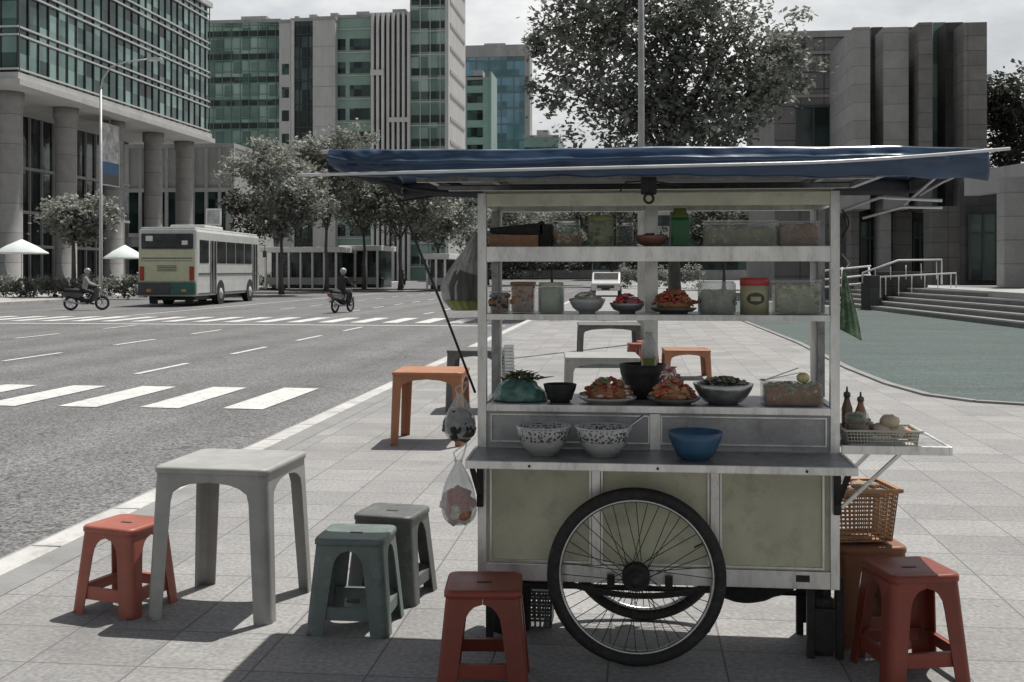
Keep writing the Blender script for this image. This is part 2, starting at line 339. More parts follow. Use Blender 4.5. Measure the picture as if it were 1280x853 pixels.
def lanes(m):
    n = m.node_tree; b = n.nodes['Principled BSDF']; L = n.links; src = b.inputs['Base Color'].links[0].from_socket
    t = n.nodes.new('ShaderNodeTexCoord'); sp = n.nodes.new('ShaderNodeSeparateXYZ'); L.new(t.outputs['Object'], sp.inputs[0])
    def mth(op, a, c=None):
        k = n.nodes.new('ShaderNodeMath'); k.operation = op
        for i, v in enumerate((a, c)):
            if v is None: continue
            if isinstance(v, (int, float)): k.inputs[i].default_value = v
            else: L.new(v, k.inputs[i])
        return k.outputs[0]
    tr = mth('MULTIPLY', mth('SINE', mth('MULTIPLY', mth('ADD', sp.outputs['X'], .5), 2 * PI / 1.79)), .07)   # wheel tracks, two to a lane
    mpp = n.nodes.new('ShaderNodeMapping'); mpp.inputs['Scale'].default_value = (1.0, .12, 1); L.new(t.outputs['Object'], mpp.inputs[0])
    nz1 = n.nodes.new('ShaderNodeTexNoise'); nz1.inputs['Scale'].default_value = .8; nz1.inputs['Detail'].default_value = 8; nz1.inputs['Roughness'].default_value = .7; L.new(mpp.outputs[0], nz1.inputs['Vector'])
    vv = n.nodes.new('ShaderNodeTexVoronoi'); vv.feature = 'DISTANCE_TO_EDGE'; vv.inputs['Scale'].default_value = .22
    wv = n.nodes.new('ShaderNodeTexNoise'); wv.inputs['Scale'].default_value = .9; wv.inputs['Detail'].default_value = 6; L.new(t.outputs['Object'], wv.inputs['Vector'])
    va = n.nodes.new('ShaderNodeVectorMath'); va.operation = 'ADD'; L.new(t.outputs['Object'], va.inputs[0]); vs = n.nodes.new('ShaderNodeVectorMath'); vs.operation = 'SCALE'; vs.inputs['Scale'].default_value = 2.2; L.new(wv.outputs['Color'], vs.inputs[0]); L.new(vs.outputs[0], va.inputs[1]); L.new(va.outputs[0], vv.inputs['Vector'])
    crk = mth('MULTIPLY', mth('LESS_THAN', vv.outputs['Distance'], .004), .4)
    val = mth('SUBTRACT', mth('ADD', mth('ADD', mth('MULTIPLY', mth('SUBTRACT', nz1.outputs['Fac'], .5), .9), 1.0), tr), crk)
    hs = n.nodes.new('ShaderNodeHueSaturation'); L.new(val, hs.inputs['Value']); L.new(src, hs.inputs['Color']); L.new(hs.outputs[0], b.inputs['Base Color'])
lanes(M_asph)
b_ = MB(); b_.box(-900, 900, -60, 1800, -1.0, RZ); structure('ground', b_, M_asph)
M_pave = tilemat('paving_slabs', (.245, .243, .238), (.46, .435), groove=.0055, var=.12, stain=.38, off=(.11, .13), spots=True, groovecol=(.13, .13, .128))
b_ = MB(); b_.box(-3.22, 60, -6, 230, -.3, 0); structure('pavement', b_, M_pave)
# kerb of separate painted stones
M_kerb = mat('kerb_stone', (.47, .465, .45), .8, .16, 2, bump=.4, bscale=30, dirt=.7, dirtcol=(.2, .2, .19), rnd=0)
b_ = MB(); y = -4
while y < 200:
    b_.box(-3.40, -3.22, y, y + .985, -.3, .006, bev=.012); y += 1.0
structure('kerb', b_, M_kerb)
M_gutter = mat('gutter_concrete', (.27, .27, .26), .85, .2, 1.5, bump=.4, bscale=40, rnd=0)
b_ = MB(); b_.box(-3.68, -3.40, -4, 200, -.3, RZ + .004); structure('gutter', b_, M_gutter)
M_kerbgap = mat('edge_course', (.23, .23, .225), .85, .2, 2, bump=.4, bscale=40, rnd=0)
b_ = MB(); b_.box(-3.218, -3.02, -4, 200, -.2, .004); structure('pavement_edge_course', b_, M_kerbgap)
# painted markings
M_paint = mat('road_paint', (.58, .58, .56), .75, .14, 5, bump=.3, bscale=60, dirt=1.0, dirtcol=(.22, .22, .215), rnd=0)
b_ = MB()
def quad(pts, z=RZ + .008): b_.b.faces.new([b_.b.verts.new((p[0], p[1], z)) for p in pts])
for k in range(26):
    x = -4.98 - 1.05 * k; quad([(x, 13.1), (x + .52, 13.05), (x + .52, 15.45), (x, 15.5)])
for k in range(26):
    x = -4.9 - 1.05 * k; y0 = 35.0; quad([(x, y0), (x + .5, y0), (x + .5, y0 + 3.6), (x, y0 + 3.6)])
for X, ph in ((-8.02, 0), (-11.6, 2.3), (-15.15, 4.6)):
    for y0 in ([17.3, 21.6, 25.9, 30.2] if X == -8.02 else [19.5, 23.95, 28.3] if X == -11.6 else [17.4, 21.7, 26.0, 30.6]):
        quad([(X - .06, y0), (X + .06, y0), (X + .06, y0 + 2.1), (X - .06, y0 + 2.1)])
    for j in range(24):
        y0 = 42 + j * 4.4 + ph; quad([(X - .06, y0), (X + .06, y0), (X + .06, y0 + 2.1), (X - .06, y0 + 2.1)])
quad([(-31, 33.2), (-3.9, 33.2), (-3.9, 33.5), (-31, 33.5)])
quad([(-18.7, 36), (-18.55, 36), (-18.55, 200), (-18.7, 200)])
structure('road_markings', b_, M_paint)
# dark teal tone laid over the ground inside a curved edge
M_tealground = mat('dark_teal_surface', (.05, .074, .069), .8, .3, .5, bump=.7, bscale=60, dirt=.8, dirtcol=(.10, .125, .118), rnd=0, stretch=(.35, 1.6, 1)); speckle(M_tealground, 45, .5)
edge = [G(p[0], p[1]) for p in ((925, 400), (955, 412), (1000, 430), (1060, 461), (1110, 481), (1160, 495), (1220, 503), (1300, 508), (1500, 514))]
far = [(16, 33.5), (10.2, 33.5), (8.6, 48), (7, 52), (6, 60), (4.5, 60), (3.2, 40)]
b_ = MB(); b_.b.faces.new([b_.b.verts.new((p[0], p[1], .004)) for p in edge + [(30, 12), (30, 33.5)] + far[1:]]); structure('dark_teal_ground', b_, M_tealground)
b_ = MB()
for (p, q) in zip(edge, edge[1:]): b_.bar((p[0], p[1], .012), (q[0], q[1], .012), .11, .03)
structure('teal_ground_edging', b_, M_kerbgap)
# far side pavement
b_ = MB(); b_.box(-42, -30.4, 30, 58, -.3, .02); b_.box(-80, -31.2, 58, 260, -.3, .021); structure('far_pavement', b_, mat('far_paving', (.36, .355, .34), .85, .15, .6, bump=.2, rnd=0))
b_ = MB(); b_.box(-30.4, -30.1, 30, 58, -.3, .03); b_.box(-31.2, -30.95, 58, 260, -.3, .031); structure('far_kerb', b_, M_kerb)

# ================================================================== BUILDINGS
M_conc = mat('facade_concrete', (.36, .36, .35), .8, .16, .4, bump=.2, bscale=6, dirt=.5, dirtcol=(.17, .165, .16), stretch=(1, 1, .4))
M_concL = mat('pale_facade_cladding', (.52, .52, .505), .75, .12, .5, bump=.1, dirt=.4, dirtcol=(.33, .33, .32), stretch=(1, 1, .3))
M_colm = tilemat('column_cladding', (.27, .265, .26), (1.4, 2.1), groove=.03, var=.08, axes='YZ', stain=.4, groovecol=(.12, .12, .12))
M_glG = panelglass('green_curtain_glass', (.06, .11, .10), (.26, .38, .34), (1.35, 1.18), 'YZ', pdark=.18)
M_glGx = panelglass('green_facade_glass', (.15, .24, .205), (.34, .46, .41), (1.4, 1.75), 'XZ', rough=.15, metal=.12, dark=(.07, .13, .11))
M_glD = panelglass('dark_lobby_glass', (.02, .025, .026), (.08, .11, .11), (1.5, 2.4), 'YZ', metal=.3)
M_glDx = panelglass('dark_window_glass', (.016, .03, .028), (.06, .10, .09), (1.2, 1.6), 'XZ', metal=.3)
M_glB = panelglass('blue_tower_glass', (.14, .25, .29), (.20, .34, .45), (3.0, 1.9), 'XZ', rough=.2, metal=.4, dark=(.07, .15, .16))
M_mull = mat('mullion_metal', (.5, .51, .5), .4, .1, 3, metal=.4, bump=0)
M_mulld = mat('mullion_dark', (.07, .08, .08), .5, .1, 3, metal=.3, bump=0)
M_fin = mat('white_fins', (.62, .62, .60), .6, .1, .6, bump=0, dirt=.3, dirtcol=(.4, .4, .4))

# --- big glass block on columns, left side of the street
T = empty('office_building', (-50, 90, 0), 'long green glass office block raised on a row of round columns above the street', 'building')
def L_(mb, name, m, parent):
    o = mb.build(name, m, parent); o.location = -parent.location; return o
bz, tz = 14.2, 27.6; y0, y1 = 72.4, 107.2; XF = -42
b_ = MB(); b_.box(-66, XF - .2, y0 + .2, y1 - .2, bz + .6, tz); L_(b_, 'glass_facade', M_glG, T)
b_ = MB()
for z in (15.3, 17.65, 18.2, 20.6, 21.1, 23.4, 24.0, 26.3, 26.9): b_.box(-66.1, XF + .02, y0, y1, z, z + .13)
L_(b_, 'floor_band', M_mull, T)
b_ = MB(); yy = y0 + .2
while yy < y1: b_.box(XF - .22, XF - .1, yy, yy + .07, bz + .6, tz); yy += 1.35
xx = -65
while xx < XF: b_.box(xx, xx + .07, y1 - .22, y1 - .1, bz + .6, tz); b_.box(xx, xx + .07, y0 + .1, y0 + .22, bz + .6, tz); xx += 1.35
L_(b_, 'mullion_grid', M_mulld, T)
b_ = MB(); b_.box(-66.3, XF + .35, y0 - .4, y1 + .4, bz, bz + .42); b_.box(-66.2, XF + .1, y0 - .15, y1 + .15, bz + .421, bz + .9); L_(b_, 'soffit_band', M_concL, T)
b_ = MB(); b_.box(-66.3, XF + .2, y0 - .2, y1 + .2, tz, tz + .5); L_(b_, 'roof', M_concL, T)
for yc in (75.2, 83.0, 91.0, 98.9, 106.0):
    b_ = MB(); b_.lathe([(.95, 0), (.95, .5), (.82, .55), (.82, bz - .9), (.95, bz - .85), (.95, bz)], (0, 0, 0), 24); o = b_.build('column', M_colm, T); o.location = (-44.2 + 50, yc - 90, 0)
b_ = MB(); b_.box(-66, -50, y0 + 2, y1 - 1, 0, bz); L_(b_, 'lobby_wall', M_glD, T)
b_ = MB(); yy = y0 + 2
while yy < y1 - 1: b_.box(-50, -49.8, yy, yy + .12, 0, bz - .01); yy += 1.9
for z in (3.4, 6.2, 9.8): b_.box(-50, -49.78, y0 + 2, y1 - 1.2, z, z + .25)
L_(b_, 'lobby_frame', M_conc, T)
# hanging advertising banner between two columns
T = empty('hanging_banner', (-43.2, YX(137, -43.2), 0), 'tall narrow banner with grey picture and blue foot hanging between the columns', 'banner')
M_ban = mat('banner_print', (.42, .42, .42), .7, .7, .9, bump=0, dirt=.8, dirtcol=(.75, .75, .75), rnd=0)
M_banb = mat('banner_blue', (.07, .15, .27), .7, .2, 1, bump=0)
zt, zb = ZA(137, 156, YX(137, -43.2)), ZA(137, 232, YX(137, -43.2))
b_ = MB(); b_.box(-.02, .02, -1.6, 1.6, zb + 1.9, zt); b_.build('picture_panel', M_ban, T)
b_ = MB(); b_.box(-.021, .021, -1.6, 1.6, zb + .9, zb + 1.895); b_.build('blue_panel', M_banb, T)
b_ = MB(); b_.box(-.02, .02, -1.6, 1.6, zb, zb + .895); b_.build('dark_panel', M_mulld, T)
b_ = MB(); b_.tube([(0, -1.75, zt), (0, 1.75, zt)], .06); b_.tube([(0, -1.75, zb), (0, 1.75, zb)], .06)
for q in (-1.72, 1.72): b_.tube([(0, q, zb), (0, q, zt)], .05)
b_.tube([(0, 0, zt), (0, 0, bz)], .03); b_.build('frame', M_mull, T)

# --- dark podium behind the columns
def tower(px0, px1, ytop, Y, depth, name, label, wallm, cat='building', zbase=0):
    x0, x1 = XA(px0, Y), XA(px1, Y); zt = ZA((px0 + px1) / 2, ytop, Y)
    T = empty(name, ((x0 + x1) / 2, Y, 0), label, cat)
    wv = (x1 - x0) / 2
    b = MB(); b.box(-wv, wv, 0, depth, zbase, zt); b.build('wall', wallm, T)
    b = MB(); b.box(-wv - .1, wv + .1, -.15, depth + .1, zt + .002, zt + .5); b.box(-wv * .4, wv * .3, depth * .3, depth * .7, zt + .5, zt + 2.4); b.build('roof', M_conc, T)
    return T, wv, zt
def bands(T, wv, z0, z1, fl, m, h=1.9, x0=None, x1=None, y=-.06, name='window_band'):
    x0 = -wv + .15 if x0 is None else x0; x1 = wv - .15 if x1 is None else x1
    z = z0
    while z + h < z1:
        b = MB(); b.box(x0, x1, y, .3, z, z + h); b.build(name, m, T); z += fl
def fins(T, xs, y0, y1, z0, z1, wd, m, name='fin'):
    for x in xs:
        b = MB(); b.box(x - wd / 2, x + wd / 2, y0, y1, z0, z1); b.build(name, m, T)
def grille(T, wv, z0, z1, sx, sz, m, wd=.12, y=-.14, name='mullion_grid', x0=None, x1=None):
    b = MB(); x = -wv if x0 is None else x0; xe = wv if x1 is None else x1; xs = x
    while xs <= xe + .01: b.box(xs - wd / 2, xs + wd / 2, y, 0.02, z0, z1); xs += sx
    z = z0
    while z < z1: b.box(x, xe, y - .03, 0.02, z, z + wd * 1.3); z += sz
    b.build(name, m, T)
T, wv, zt = tower(95, 292, 186, 122, 14, 'podium_building', 'low dark podium building behind the bus with wide shaded openings', M_conc)
for i, q in enumerate(((-.92, -.5), (-.45, -.08), (-.02, .35), (.42, .9))):
    b_ = MB(); b_.box(wv * q[0], wv * q[1], -.08, .2, .3, 4.2); b_.box(wv * q[0], wv * q[1], -.08, .2, 5.6, 10.5); b_.build('window', M_glDx, T)
grille(T, wv, .2, zt, wv / 6, 5.1, M_conc, .35, -.3)
Yt = 165
T, wv, zt = tower(256, 350, 29, Yt, 20, 'office_tower', 'wide green glass tower with dark horizontal floor bands left of the white pier', M_glGx)
bands(T, wv, 2, zt - 1, 3.5, M_glDx, 1.0); grille(T, wv, 2, zt, 1.4, 1.75, mat('green_mullion', (.17, .28, .24), .5, .1, 2, bump=0), .07)
T, wv, zt = tower(349, 363, 29, Yt - 1.2, 20, 'tower_pier', 'narrow pale stone pier with square windows between two green towers', M_concL)
for k in range(9):
    b_ = MB(); b_.box(-wv * .5, wv * .75, -.05, .2, 3 + k * 3.5, 4.6 + k * 3.5); b_.build('window', M_glDx, T)
T, wv, zt = tower(364, 391, 27, Yt - .5, 20, 'glass_tower', 'narrow dark green glass tower left of the blank grey pier', M_glDx)
grille(T, wv, 2, zt, 1.3, 3.5, mat('dark_green_mullion', (.035, .06, .05), .5, .1, 2, bump=0), .14)
fins(T, (-wv + .3, ), -.5, 0, 0, zt, .5, M_fin)
T, wv, zt = tower(391, 419, 25, Yt - 1.5, 20, 'concrete_pier', 'blank light grey concrete pier rising beside the green towers', M_concL)
for k in range(12):
    b_ = MB(); b_.box(-wv + .05, wv - .05, -.03, .1, 2 + k * 3, 2.1 + k * 3); b_.build('joint', M_conc, T)
T, wv, zt = tower(419, 466, 23, Yt, 20, 'windowed_tower', 'pale green tower with paired dark window rows between grey pier and white fins', mat('green_cladding', (.27, .40, .345), .6, .14, .5, bump=0, dirt=.3, dirtcol=(.3, .36, .33)))
for k in range(10):
    z = 3.2 + k * 3.5
    if z + 1.7 < zt:
        b_ = MB(); b_.box(-wv * .88, -wv * .45, -.06, .2, z, z + 1.7); b_.build('window', M_glDx, T)
        b_ = MB(); b_.box(-wv * .22, wv * .86, -.06, .2, z, z + 1.7); b_.build('window', M_glDx, T)
b_ = MB()
for k in range(11): b_.box(-wv - .02, wv + .02, -.22, .1, 5.35 + k * 3.5 - 2.6, 5.5 + k * 3.5 - 2.6)
b_.build('sill_line', M_concL, T)
T, wv, zt = tower(465, 514, 20, Yt - .8, 20, 'finned_tower', 'tower of tall white vertical fins with dark glass between them', M_glDx)
fins(T, [-wv + .25 + k * (2 * wv - .5) / 7 for k in range(8)], -.9, .1, 0, zt + .3, .38, M_fin)
for q in ((-wv, -wv * .35, 9, 8.2), (-wv * .1, wv, 16, 15.3)):
    b_ = MB(); b_.box(q[0], q[1], -1.1, -.9, zt - q[2], zt - q[3]); b_.build('cross_beam', M_fin, T)
T, wv, zt = tower(513, 557, -60, Yt - 1, 16, 'tall_tower', 'tallest green glass tower with pale slab end wall on its right side', M_glGx)
bands(T, wv, 2.5, zt - 1, 3.5, M_glDx, 1.1); grille(T, wv, 2, zt, 1.5, 3.5, M_concL, .09)
b_ = MB(); b_.box(wv, wv + .5, -.5, 16.2, 0, zt + .8); b_.build('end_wall', M_concL, T)
z = 3
while z < zt:
    b_ = MB(); b_.box(wv + .48, wv + .6, 1, 15, z, z + .5); b_.build('ledge', M_conc, T); z += 3.5
T, wv, zt = tower(580, 656, 63, 265, 12, 'blue_tower', 'wide blue grey glass tower in the far distance', M_glB)
grille(T, wv, 2, zt, 3.0, 3.8, mat('blue_mullion', (.13, .20, .23), .5, .1, 2, bump=0), .22)
b_ = MB(); b_.box(wv, wv + 1.2, -.2, 6, 0, zt + 1.5); b_.box(-wv, wv, -.3, .5, zt - 1.6, zt + 1.2); b_.build('edge_frame', M_conc, T)
T, wv, zt = tower(581, 612, 100, 225, 9, 'teal_apartment_tower', 'small teal tower with stacked dark windows in front of the blue tower', mat('teal_cladding', (.27, .42, .37), .6, .12, .5, bump=0))
for k in range(11):
    b_ = MB(); b_.box(-wv * .8, wv * .45, -.06, .2, 4 + k * 3.5, 6 + k * 3.5); b_.build('window', M_glDx, T)
b_ = MB(); b_.box(wv, wv + .4, -.3, 9.1, 0, zt + 1.6); b_.build('end_wall', mat('teal_end', (.26, .36, .33), .6, .12, .5, bump=0), T)
T, wv, zt = tower(655, 698, 172, 250, 20, 'distant_building', 'low distant green grey block just above the awning right of the blue tower', mat('far_green', (.19, .28, .25), .7, .12, .4, bump=0))
bands(T, wv, 6, zt, 3.6, M_glDx, 1.5)
for (a, c_, yt, Y, lb) in ((420, 560, 205, 190, 'pale low block behind the street trees below the finned tower'), (600, 760, 262, 210, 'long low grey block glimpsed through the cart shelves'), (740, 935, 236, 180, 'broad grey building seen behind the tree trunk through the cart')):
    T, wv, zt = tower(a, c_, yt, Y, 20, 'low_building', lb, M_conc)
    bands(T, wv, 1.6, zt - .5, 3.5, M_glDx, 1.7)

# --- stone building on the right with piers, portico and steps
M_stone = tilemat('stone_cladding', (.185, .178, .17), (1.35, .72), groove=.016, var=.14, axes='XZ', stain=.5, groovecol=(.05, .05, .048))
M_stoneL = tilemat('pale_stone_cladding', (.34, .335, .325), (1.6, .9), groove=.016, var=.08, axes='XZ', stain=.35, groovecol=(.14, .14, .135))
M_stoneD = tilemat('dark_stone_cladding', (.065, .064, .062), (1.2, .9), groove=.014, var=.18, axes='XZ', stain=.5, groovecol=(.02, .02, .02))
T = empty('stone_building', (12, 60, 0), 'grey stone clad building with deep piers and shaded doorways behind the steps', 'building')
def S(name, m, *boxes, bev=0):
    b = MB()
    for q in boxes: b.box(q[0] - 12, q[1] - 12, q[2] - 60, q[3] - 60, q[4], q[5], bev=bev)
    return b.build(name, m, T)
Yw = 64; xl = XA(968, Yw); xm = XA(1090, Yw); zt = ZA(1030, 47, Yw)
S('wing', mat('wing_stone', (.21, .205, .20), .8, .16, .6, bump=.3, bscale=12, dirt=.4, dirtcol=(.13, .13, .125)), (xl, xm, Yw, Yw + 16, 0, zt))
S('cornice', M_stoneL, (xl - .15, xm + .1, Yw - .18, Yw + 16.2, zt, zt + .35), (xl - .1, xm + .05, Yw - .12, Yw, ZA(1030, 68, Yw), ZA(1030, 68, Yw) + .16), (xl - .1, xm + .05, Yw - .12, Yw, ZA(1030, 122, Yw), ZA(1030, 122, Yw) + .16))
b_ = MB()
for px in (1000, 1030, 1060): b_.box(XA(px, Yw) - 12 - .02, XA(px, Yw) - 12 + .02, 4 - .012, 4.001, 0, zt)
z = 1.2
while z < zt: b_.box(xl - 12, xm - 12, 4 - .014, 4.001, z, z + .04); z += .95
b_.build('cladding_joints', M_stoneD, T)
wx0, wx1, wz0, wz1 = XA(996, Yw), XA(1058, Yw), ZA(1030, 186, Yw), ZA(1030, 135, Yw)
f = S('window', M_glDx, (wx0, wx1, Yw - .05, Yw + .2, wz0, wz1)); f['label'] = 'broad dark upper window'
b_ = MB(); b_.box(wx0 - 12.15, wx1 - 11.85, 3.8, 3.998, wz1, wz1 + .15); b_.box(wx0 - 12.15, wx1 - 11.85, 3.8, 3.998, wz0 - .15, wz0)
for q in (0, .33, .66, 1): xq = wx0 + (wx1 - wx0) * q - 12; b_.box(xq - .05, xq + .05, 3.84, 3.996, wz0, wz1)
b_.build('frame', M_mulld, f)
HT = 15.5
Yb = 58
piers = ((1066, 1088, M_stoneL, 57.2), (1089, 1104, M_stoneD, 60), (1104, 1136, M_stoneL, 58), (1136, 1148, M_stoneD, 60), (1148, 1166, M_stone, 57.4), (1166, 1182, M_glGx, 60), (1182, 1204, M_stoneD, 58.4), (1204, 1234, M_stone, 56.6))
for a, c_, m, Y in piers:
    zt2 = ZA((a + c_) / 2, 34 if c_ < 1150 else 28, Y)
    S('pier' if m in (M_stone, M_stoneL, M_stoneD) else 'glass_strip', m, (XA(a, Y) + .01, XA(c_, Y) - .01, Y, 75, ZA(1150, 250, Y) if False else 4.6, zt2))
# ground storey
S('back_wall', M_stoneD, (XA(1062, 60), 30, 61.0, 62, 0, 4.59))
for a, c_, m, Y in ((1064, 1074, M_stone, 59.6), (1100, 1114, M_stoneL, 59), (1116, 1140, M_stone, 60), (1165, 1206, M_stone, 55)):
    S('pier', m, (XA(a, Y), XA(c_, Y), Y, Y + 1.6, 0, 4.59))
for a, c_, Y, lb in ((1142, 1158, 60.6, 'dark doorway left of the wide pier'), (1076, 1098, 60.6, 'dark doorway beside the railing'), (1212, 1246, 52.9, 'tall dark doorway under the portico')):
    d_ = S('door', M_glDx, (XA(a, Y), XA(c_, Y), Y, Y + .3, 1.1, 4.1)); d_['label'] = lb
    b_ = MB(); x0, x1 = XA(a, Y) - 12, XA(c_, Y) - 12
    for q in (x0, (x0 + x1) / 2, x1): b_.box(q - .05, q + .05, Y - 60.06, Y - 60.0, 1.1, 4.1)
    b_.box(x0, x1, Y - 60.07, Y - 60.0, 3.2, 3.3); b_.build('frame', M_mulld, d_)
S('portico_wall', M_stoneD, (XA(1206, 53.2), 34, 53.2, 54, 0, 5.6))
bx = 14.0
b_ = MB(); b_.prism([(bx - 12, 49.9 - 60), (bx + .6 - 12, 49.9 - 60), (bx + 5.6 - 12, 30 - 60), (bx + 5 - 12, 30 - 60)][::1], 'Z', 4.75, 5.75); b_.build('portico_beam', M_conc, T)
b_ = MB(); b_.prism([(14.3 - 12, 50.3 - 60), (30 - 12, 53.1 - 60), (34 - 12, 30 - 60), (20 - 12, 30 - 60)], 'Z', 5.1, 5.5); b_.build('portico_roof', M_conc, T)
for px, Y in ((1266, 44.5), (1345, 37)):
    S('column', M_stoneL, (XA(px, Y) - .45, XA(px, Y) + .45, Y - .45, Y + .45, .9, 5.09))
S('platform', M_conc, (11.4, 34, 34, 61, -.1, .88), (9.6 + 1.6, 12, 52.5, 61, -.1, .879))
# stairs down to the dark teal ground
M_step = mat('stair_stone', (.16, .158, .155), .8, .2, 2, bump=.3, bscale=30, rnd=0); M_nose = mat('stair_nosing', (.36, .36, .35), .7, .12, 3, bump=.1)
T = empty('entrance_steps', (10, 45, 0), 'broad grey stone steps with pale nosings leading up to the stone building', 'steps')
st = MB(); ns = MB()
A = Vector((8.5, 52.4, 0)); B = Vector((10.3, 31.0, 0)); dr = (B - A).normalized(); nr = Vector((-dr.y, dr.x, 0));  nr = nr if nr.x > 0 else -nr
for k in range(5):
    o1 = A + nr * (.42 * k); o2 = B + nr * (.42 * k); e1 = A + nr * 3.2; e2 = B + nr * 3.2; z0, z1 = .17 * k, .17 * (k + 1)
    P = lambda v: (v.x - 10, v.y - 45)
    st.prism([P(o1), P(o2), P(e2), P(e1)], 'Z', z0 + (.002 if k else 0), z1)
    n1, n2 = o1 - nr * .012, o2 - nr * .012; ns.prism([P(n1), P(n2), P(n2 + nr * .07), P(n1 + nr * .07)], 'Z', z1 - .045, z1 + .006)
st.build('treads', M_step, T); ns.build('nosings', M_nose, T)
# rail walls + handrails
def onst(a, b_off, z=0): v = A + dr * a + nr * b_off; return Vector((v.x, v.y, z))
Lr = (YX(1165, 9.3))
for i, (a, lb) in enumerate(((6.3, 'dark plinth with white handrail dividing the steps'),)):
    p0 = onst(a, -.05)
    T = empty('handrail', (p0.x, p0.y, 0), lb, 'handrail')
    M2 = Matrix.Rotation(math.atan2(nr.y, nr.x), 4, 'Z')
    b_ = MB(); b_.box(0, .5, -1.1, .1, 0, 1.35, bev=.02); b_.box(.5, 2.6, -.1, .1, .3, 1.5, bev=.02); o = b_.build('plinth', M_stoneD, T); o.rotation_euler = (0, 0, math.atan2(nr.y, nr.x))
    b_ = MB()
    b_.tube([(-.1, -.5, 1.05), (-.1, -.5, 1.45), (1.3, -.5, 1.95), (3.0, -.5, 1.98), (3.0, -.5, 1.0)], .04)
    b_.tube([(.3, -1.5, .5), (.3, -1.5, 1.3), (3.2, -1.5, 1.45), (3.2, -1.5, .9)], .032)
    for q in range(6): b_.tube([(.5 + q * .5, -1.5, .6), (.5 + q * .5, -1.5, 1.35 + q * .02)], .02)
    for q in range(5): b_.tube([(.4 + q * .6, -.5, 1.2), (.4 + q * .6, -.5, 1.62 + q * .07)], .02)
    o = b_.build('rail', M_white, T); o.rotation_euler = (0, 0, math.atan2(nr.y, nr.x))
p0 = onst(.6, .1); T = empty('handrail', (p0.x, p0.y, 0), 'short white triple handrail at the left end of the steps', 'handrail')
b_ = MB()
for z in (.75, 1.1, 1.5): b_.tube([(-.6, 0, z), (1.9, .3, z + .25)], .04)
for q in (-.5, .6, 1.8): b_.tube([(q, .1, 0), (q, .1 + q * .06, 1.7)], .04)
b_.build('rail', M_white, T)
# ================================================================== TREES
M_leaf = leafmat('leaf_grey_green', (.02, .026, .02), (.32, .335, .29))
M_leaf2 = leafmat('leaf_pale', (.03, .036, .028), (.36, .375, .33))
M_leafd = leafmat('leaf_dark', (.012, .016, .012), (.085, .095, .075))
M_bark = mat('bark', (.09, .085, .078), .9, .35, 9, bump=.6, stretch=(1, 1, .3))
def leaves(blobs, n, size, seed, name, m, parent=None, shell=.55):
    """crown of individual folded leaves gathered in tufts spread through the given ellipsoids"""
    rd = random.Random(seed); V = []; F = []; tone = []
    tot = sum(b[3] * b[4] * b[5] for b in blobs)
    for b in blobs:
        cnt = int(n * b[3] * b[4] * b[5] / tot); nt_ = max(6, int(cnt / 38))
        for t in range(nt_):
            d = Vector((rd.gauss(0, 1), rd.gauss(0, 1), rd.gauss(0, 1))).normalized(); rr = shell + (1 - shell) * rd.random() ** .6
            if rd.random() < .12: rr *= 1.12
            c = Vector((b[0] + d.x * b[3] * rr, b[1] + d.y * b[4] * rr, b[2] + d.z * b[5] * rr)); tr = (.11 + .12 * rd.random()) * (b[3] + b[5]) / 2 + size
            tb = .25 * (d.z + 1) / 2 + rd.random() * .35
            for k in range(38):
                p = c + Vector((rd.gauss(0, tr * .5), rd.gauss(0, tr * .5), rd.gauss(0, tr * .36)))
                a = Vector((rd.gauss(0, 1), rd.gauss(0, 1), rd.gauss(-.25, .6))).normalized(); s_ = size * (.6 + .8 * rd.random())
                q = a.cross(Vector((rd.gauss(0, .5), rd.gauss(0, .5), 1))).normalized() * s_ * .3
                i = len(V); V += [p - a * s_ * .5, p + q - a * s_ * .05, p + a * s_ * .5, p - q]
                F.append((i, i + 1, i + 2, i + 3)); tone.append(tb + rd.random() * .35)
    me = bpy.data.meshes.new(name); me.from_pydata([tuple(v) for v in V], [], F); me.materials.append(m)
    at = me.attributes.new('tone', 'FLOAT', 'FACE'); at.data.foreach_set('value', tone)
    o = bpy.data.objects.new(name, me); COL.objects.link(o)
    if parent: o.parent = parent
    return o
def trunk(T, h, r, limbs, seed, lean=(0, 0)):
    rd = random.Random(seed); b = MB()
    pts = [(lean[0] * t * h + rd.uniform(-.06, .06) * h * .2, lean[1] * t * h, h * t) for t in (0, .2, .45, .7, 1)]; pts[0] = (0, 0, -.05)
    b.tube(pts, [r * 1.35, r, r * .85, r * .75, r * .6], 10)
    for (dx, dy, dz, t) in limbs:
        p0 = Vector(pts[-1]) * t; p1 = p0 + Vector((dx, dy, dz)); mid = p0 + Vector((dx * .35 + rd.uniform(-.2, .2), dy * .4, dz * .55))
        b.tube([p0, mid, p1], [r * .62, r * .42, r * .12], 7)
        for k in range(3):
            e = p1 + Vector((rd.uniform(-1, 1), rd.uniform(-1, 1), rd.uniform(.2, 1))) * .35 * math.sqrt(dx * dx + dy * dy + dz * dz); b.tube([mid.lerp(p1, .3 + .2 * k), e], [r * .2, r * .05], 5)
    return b.build('trunk', M_bark, T)
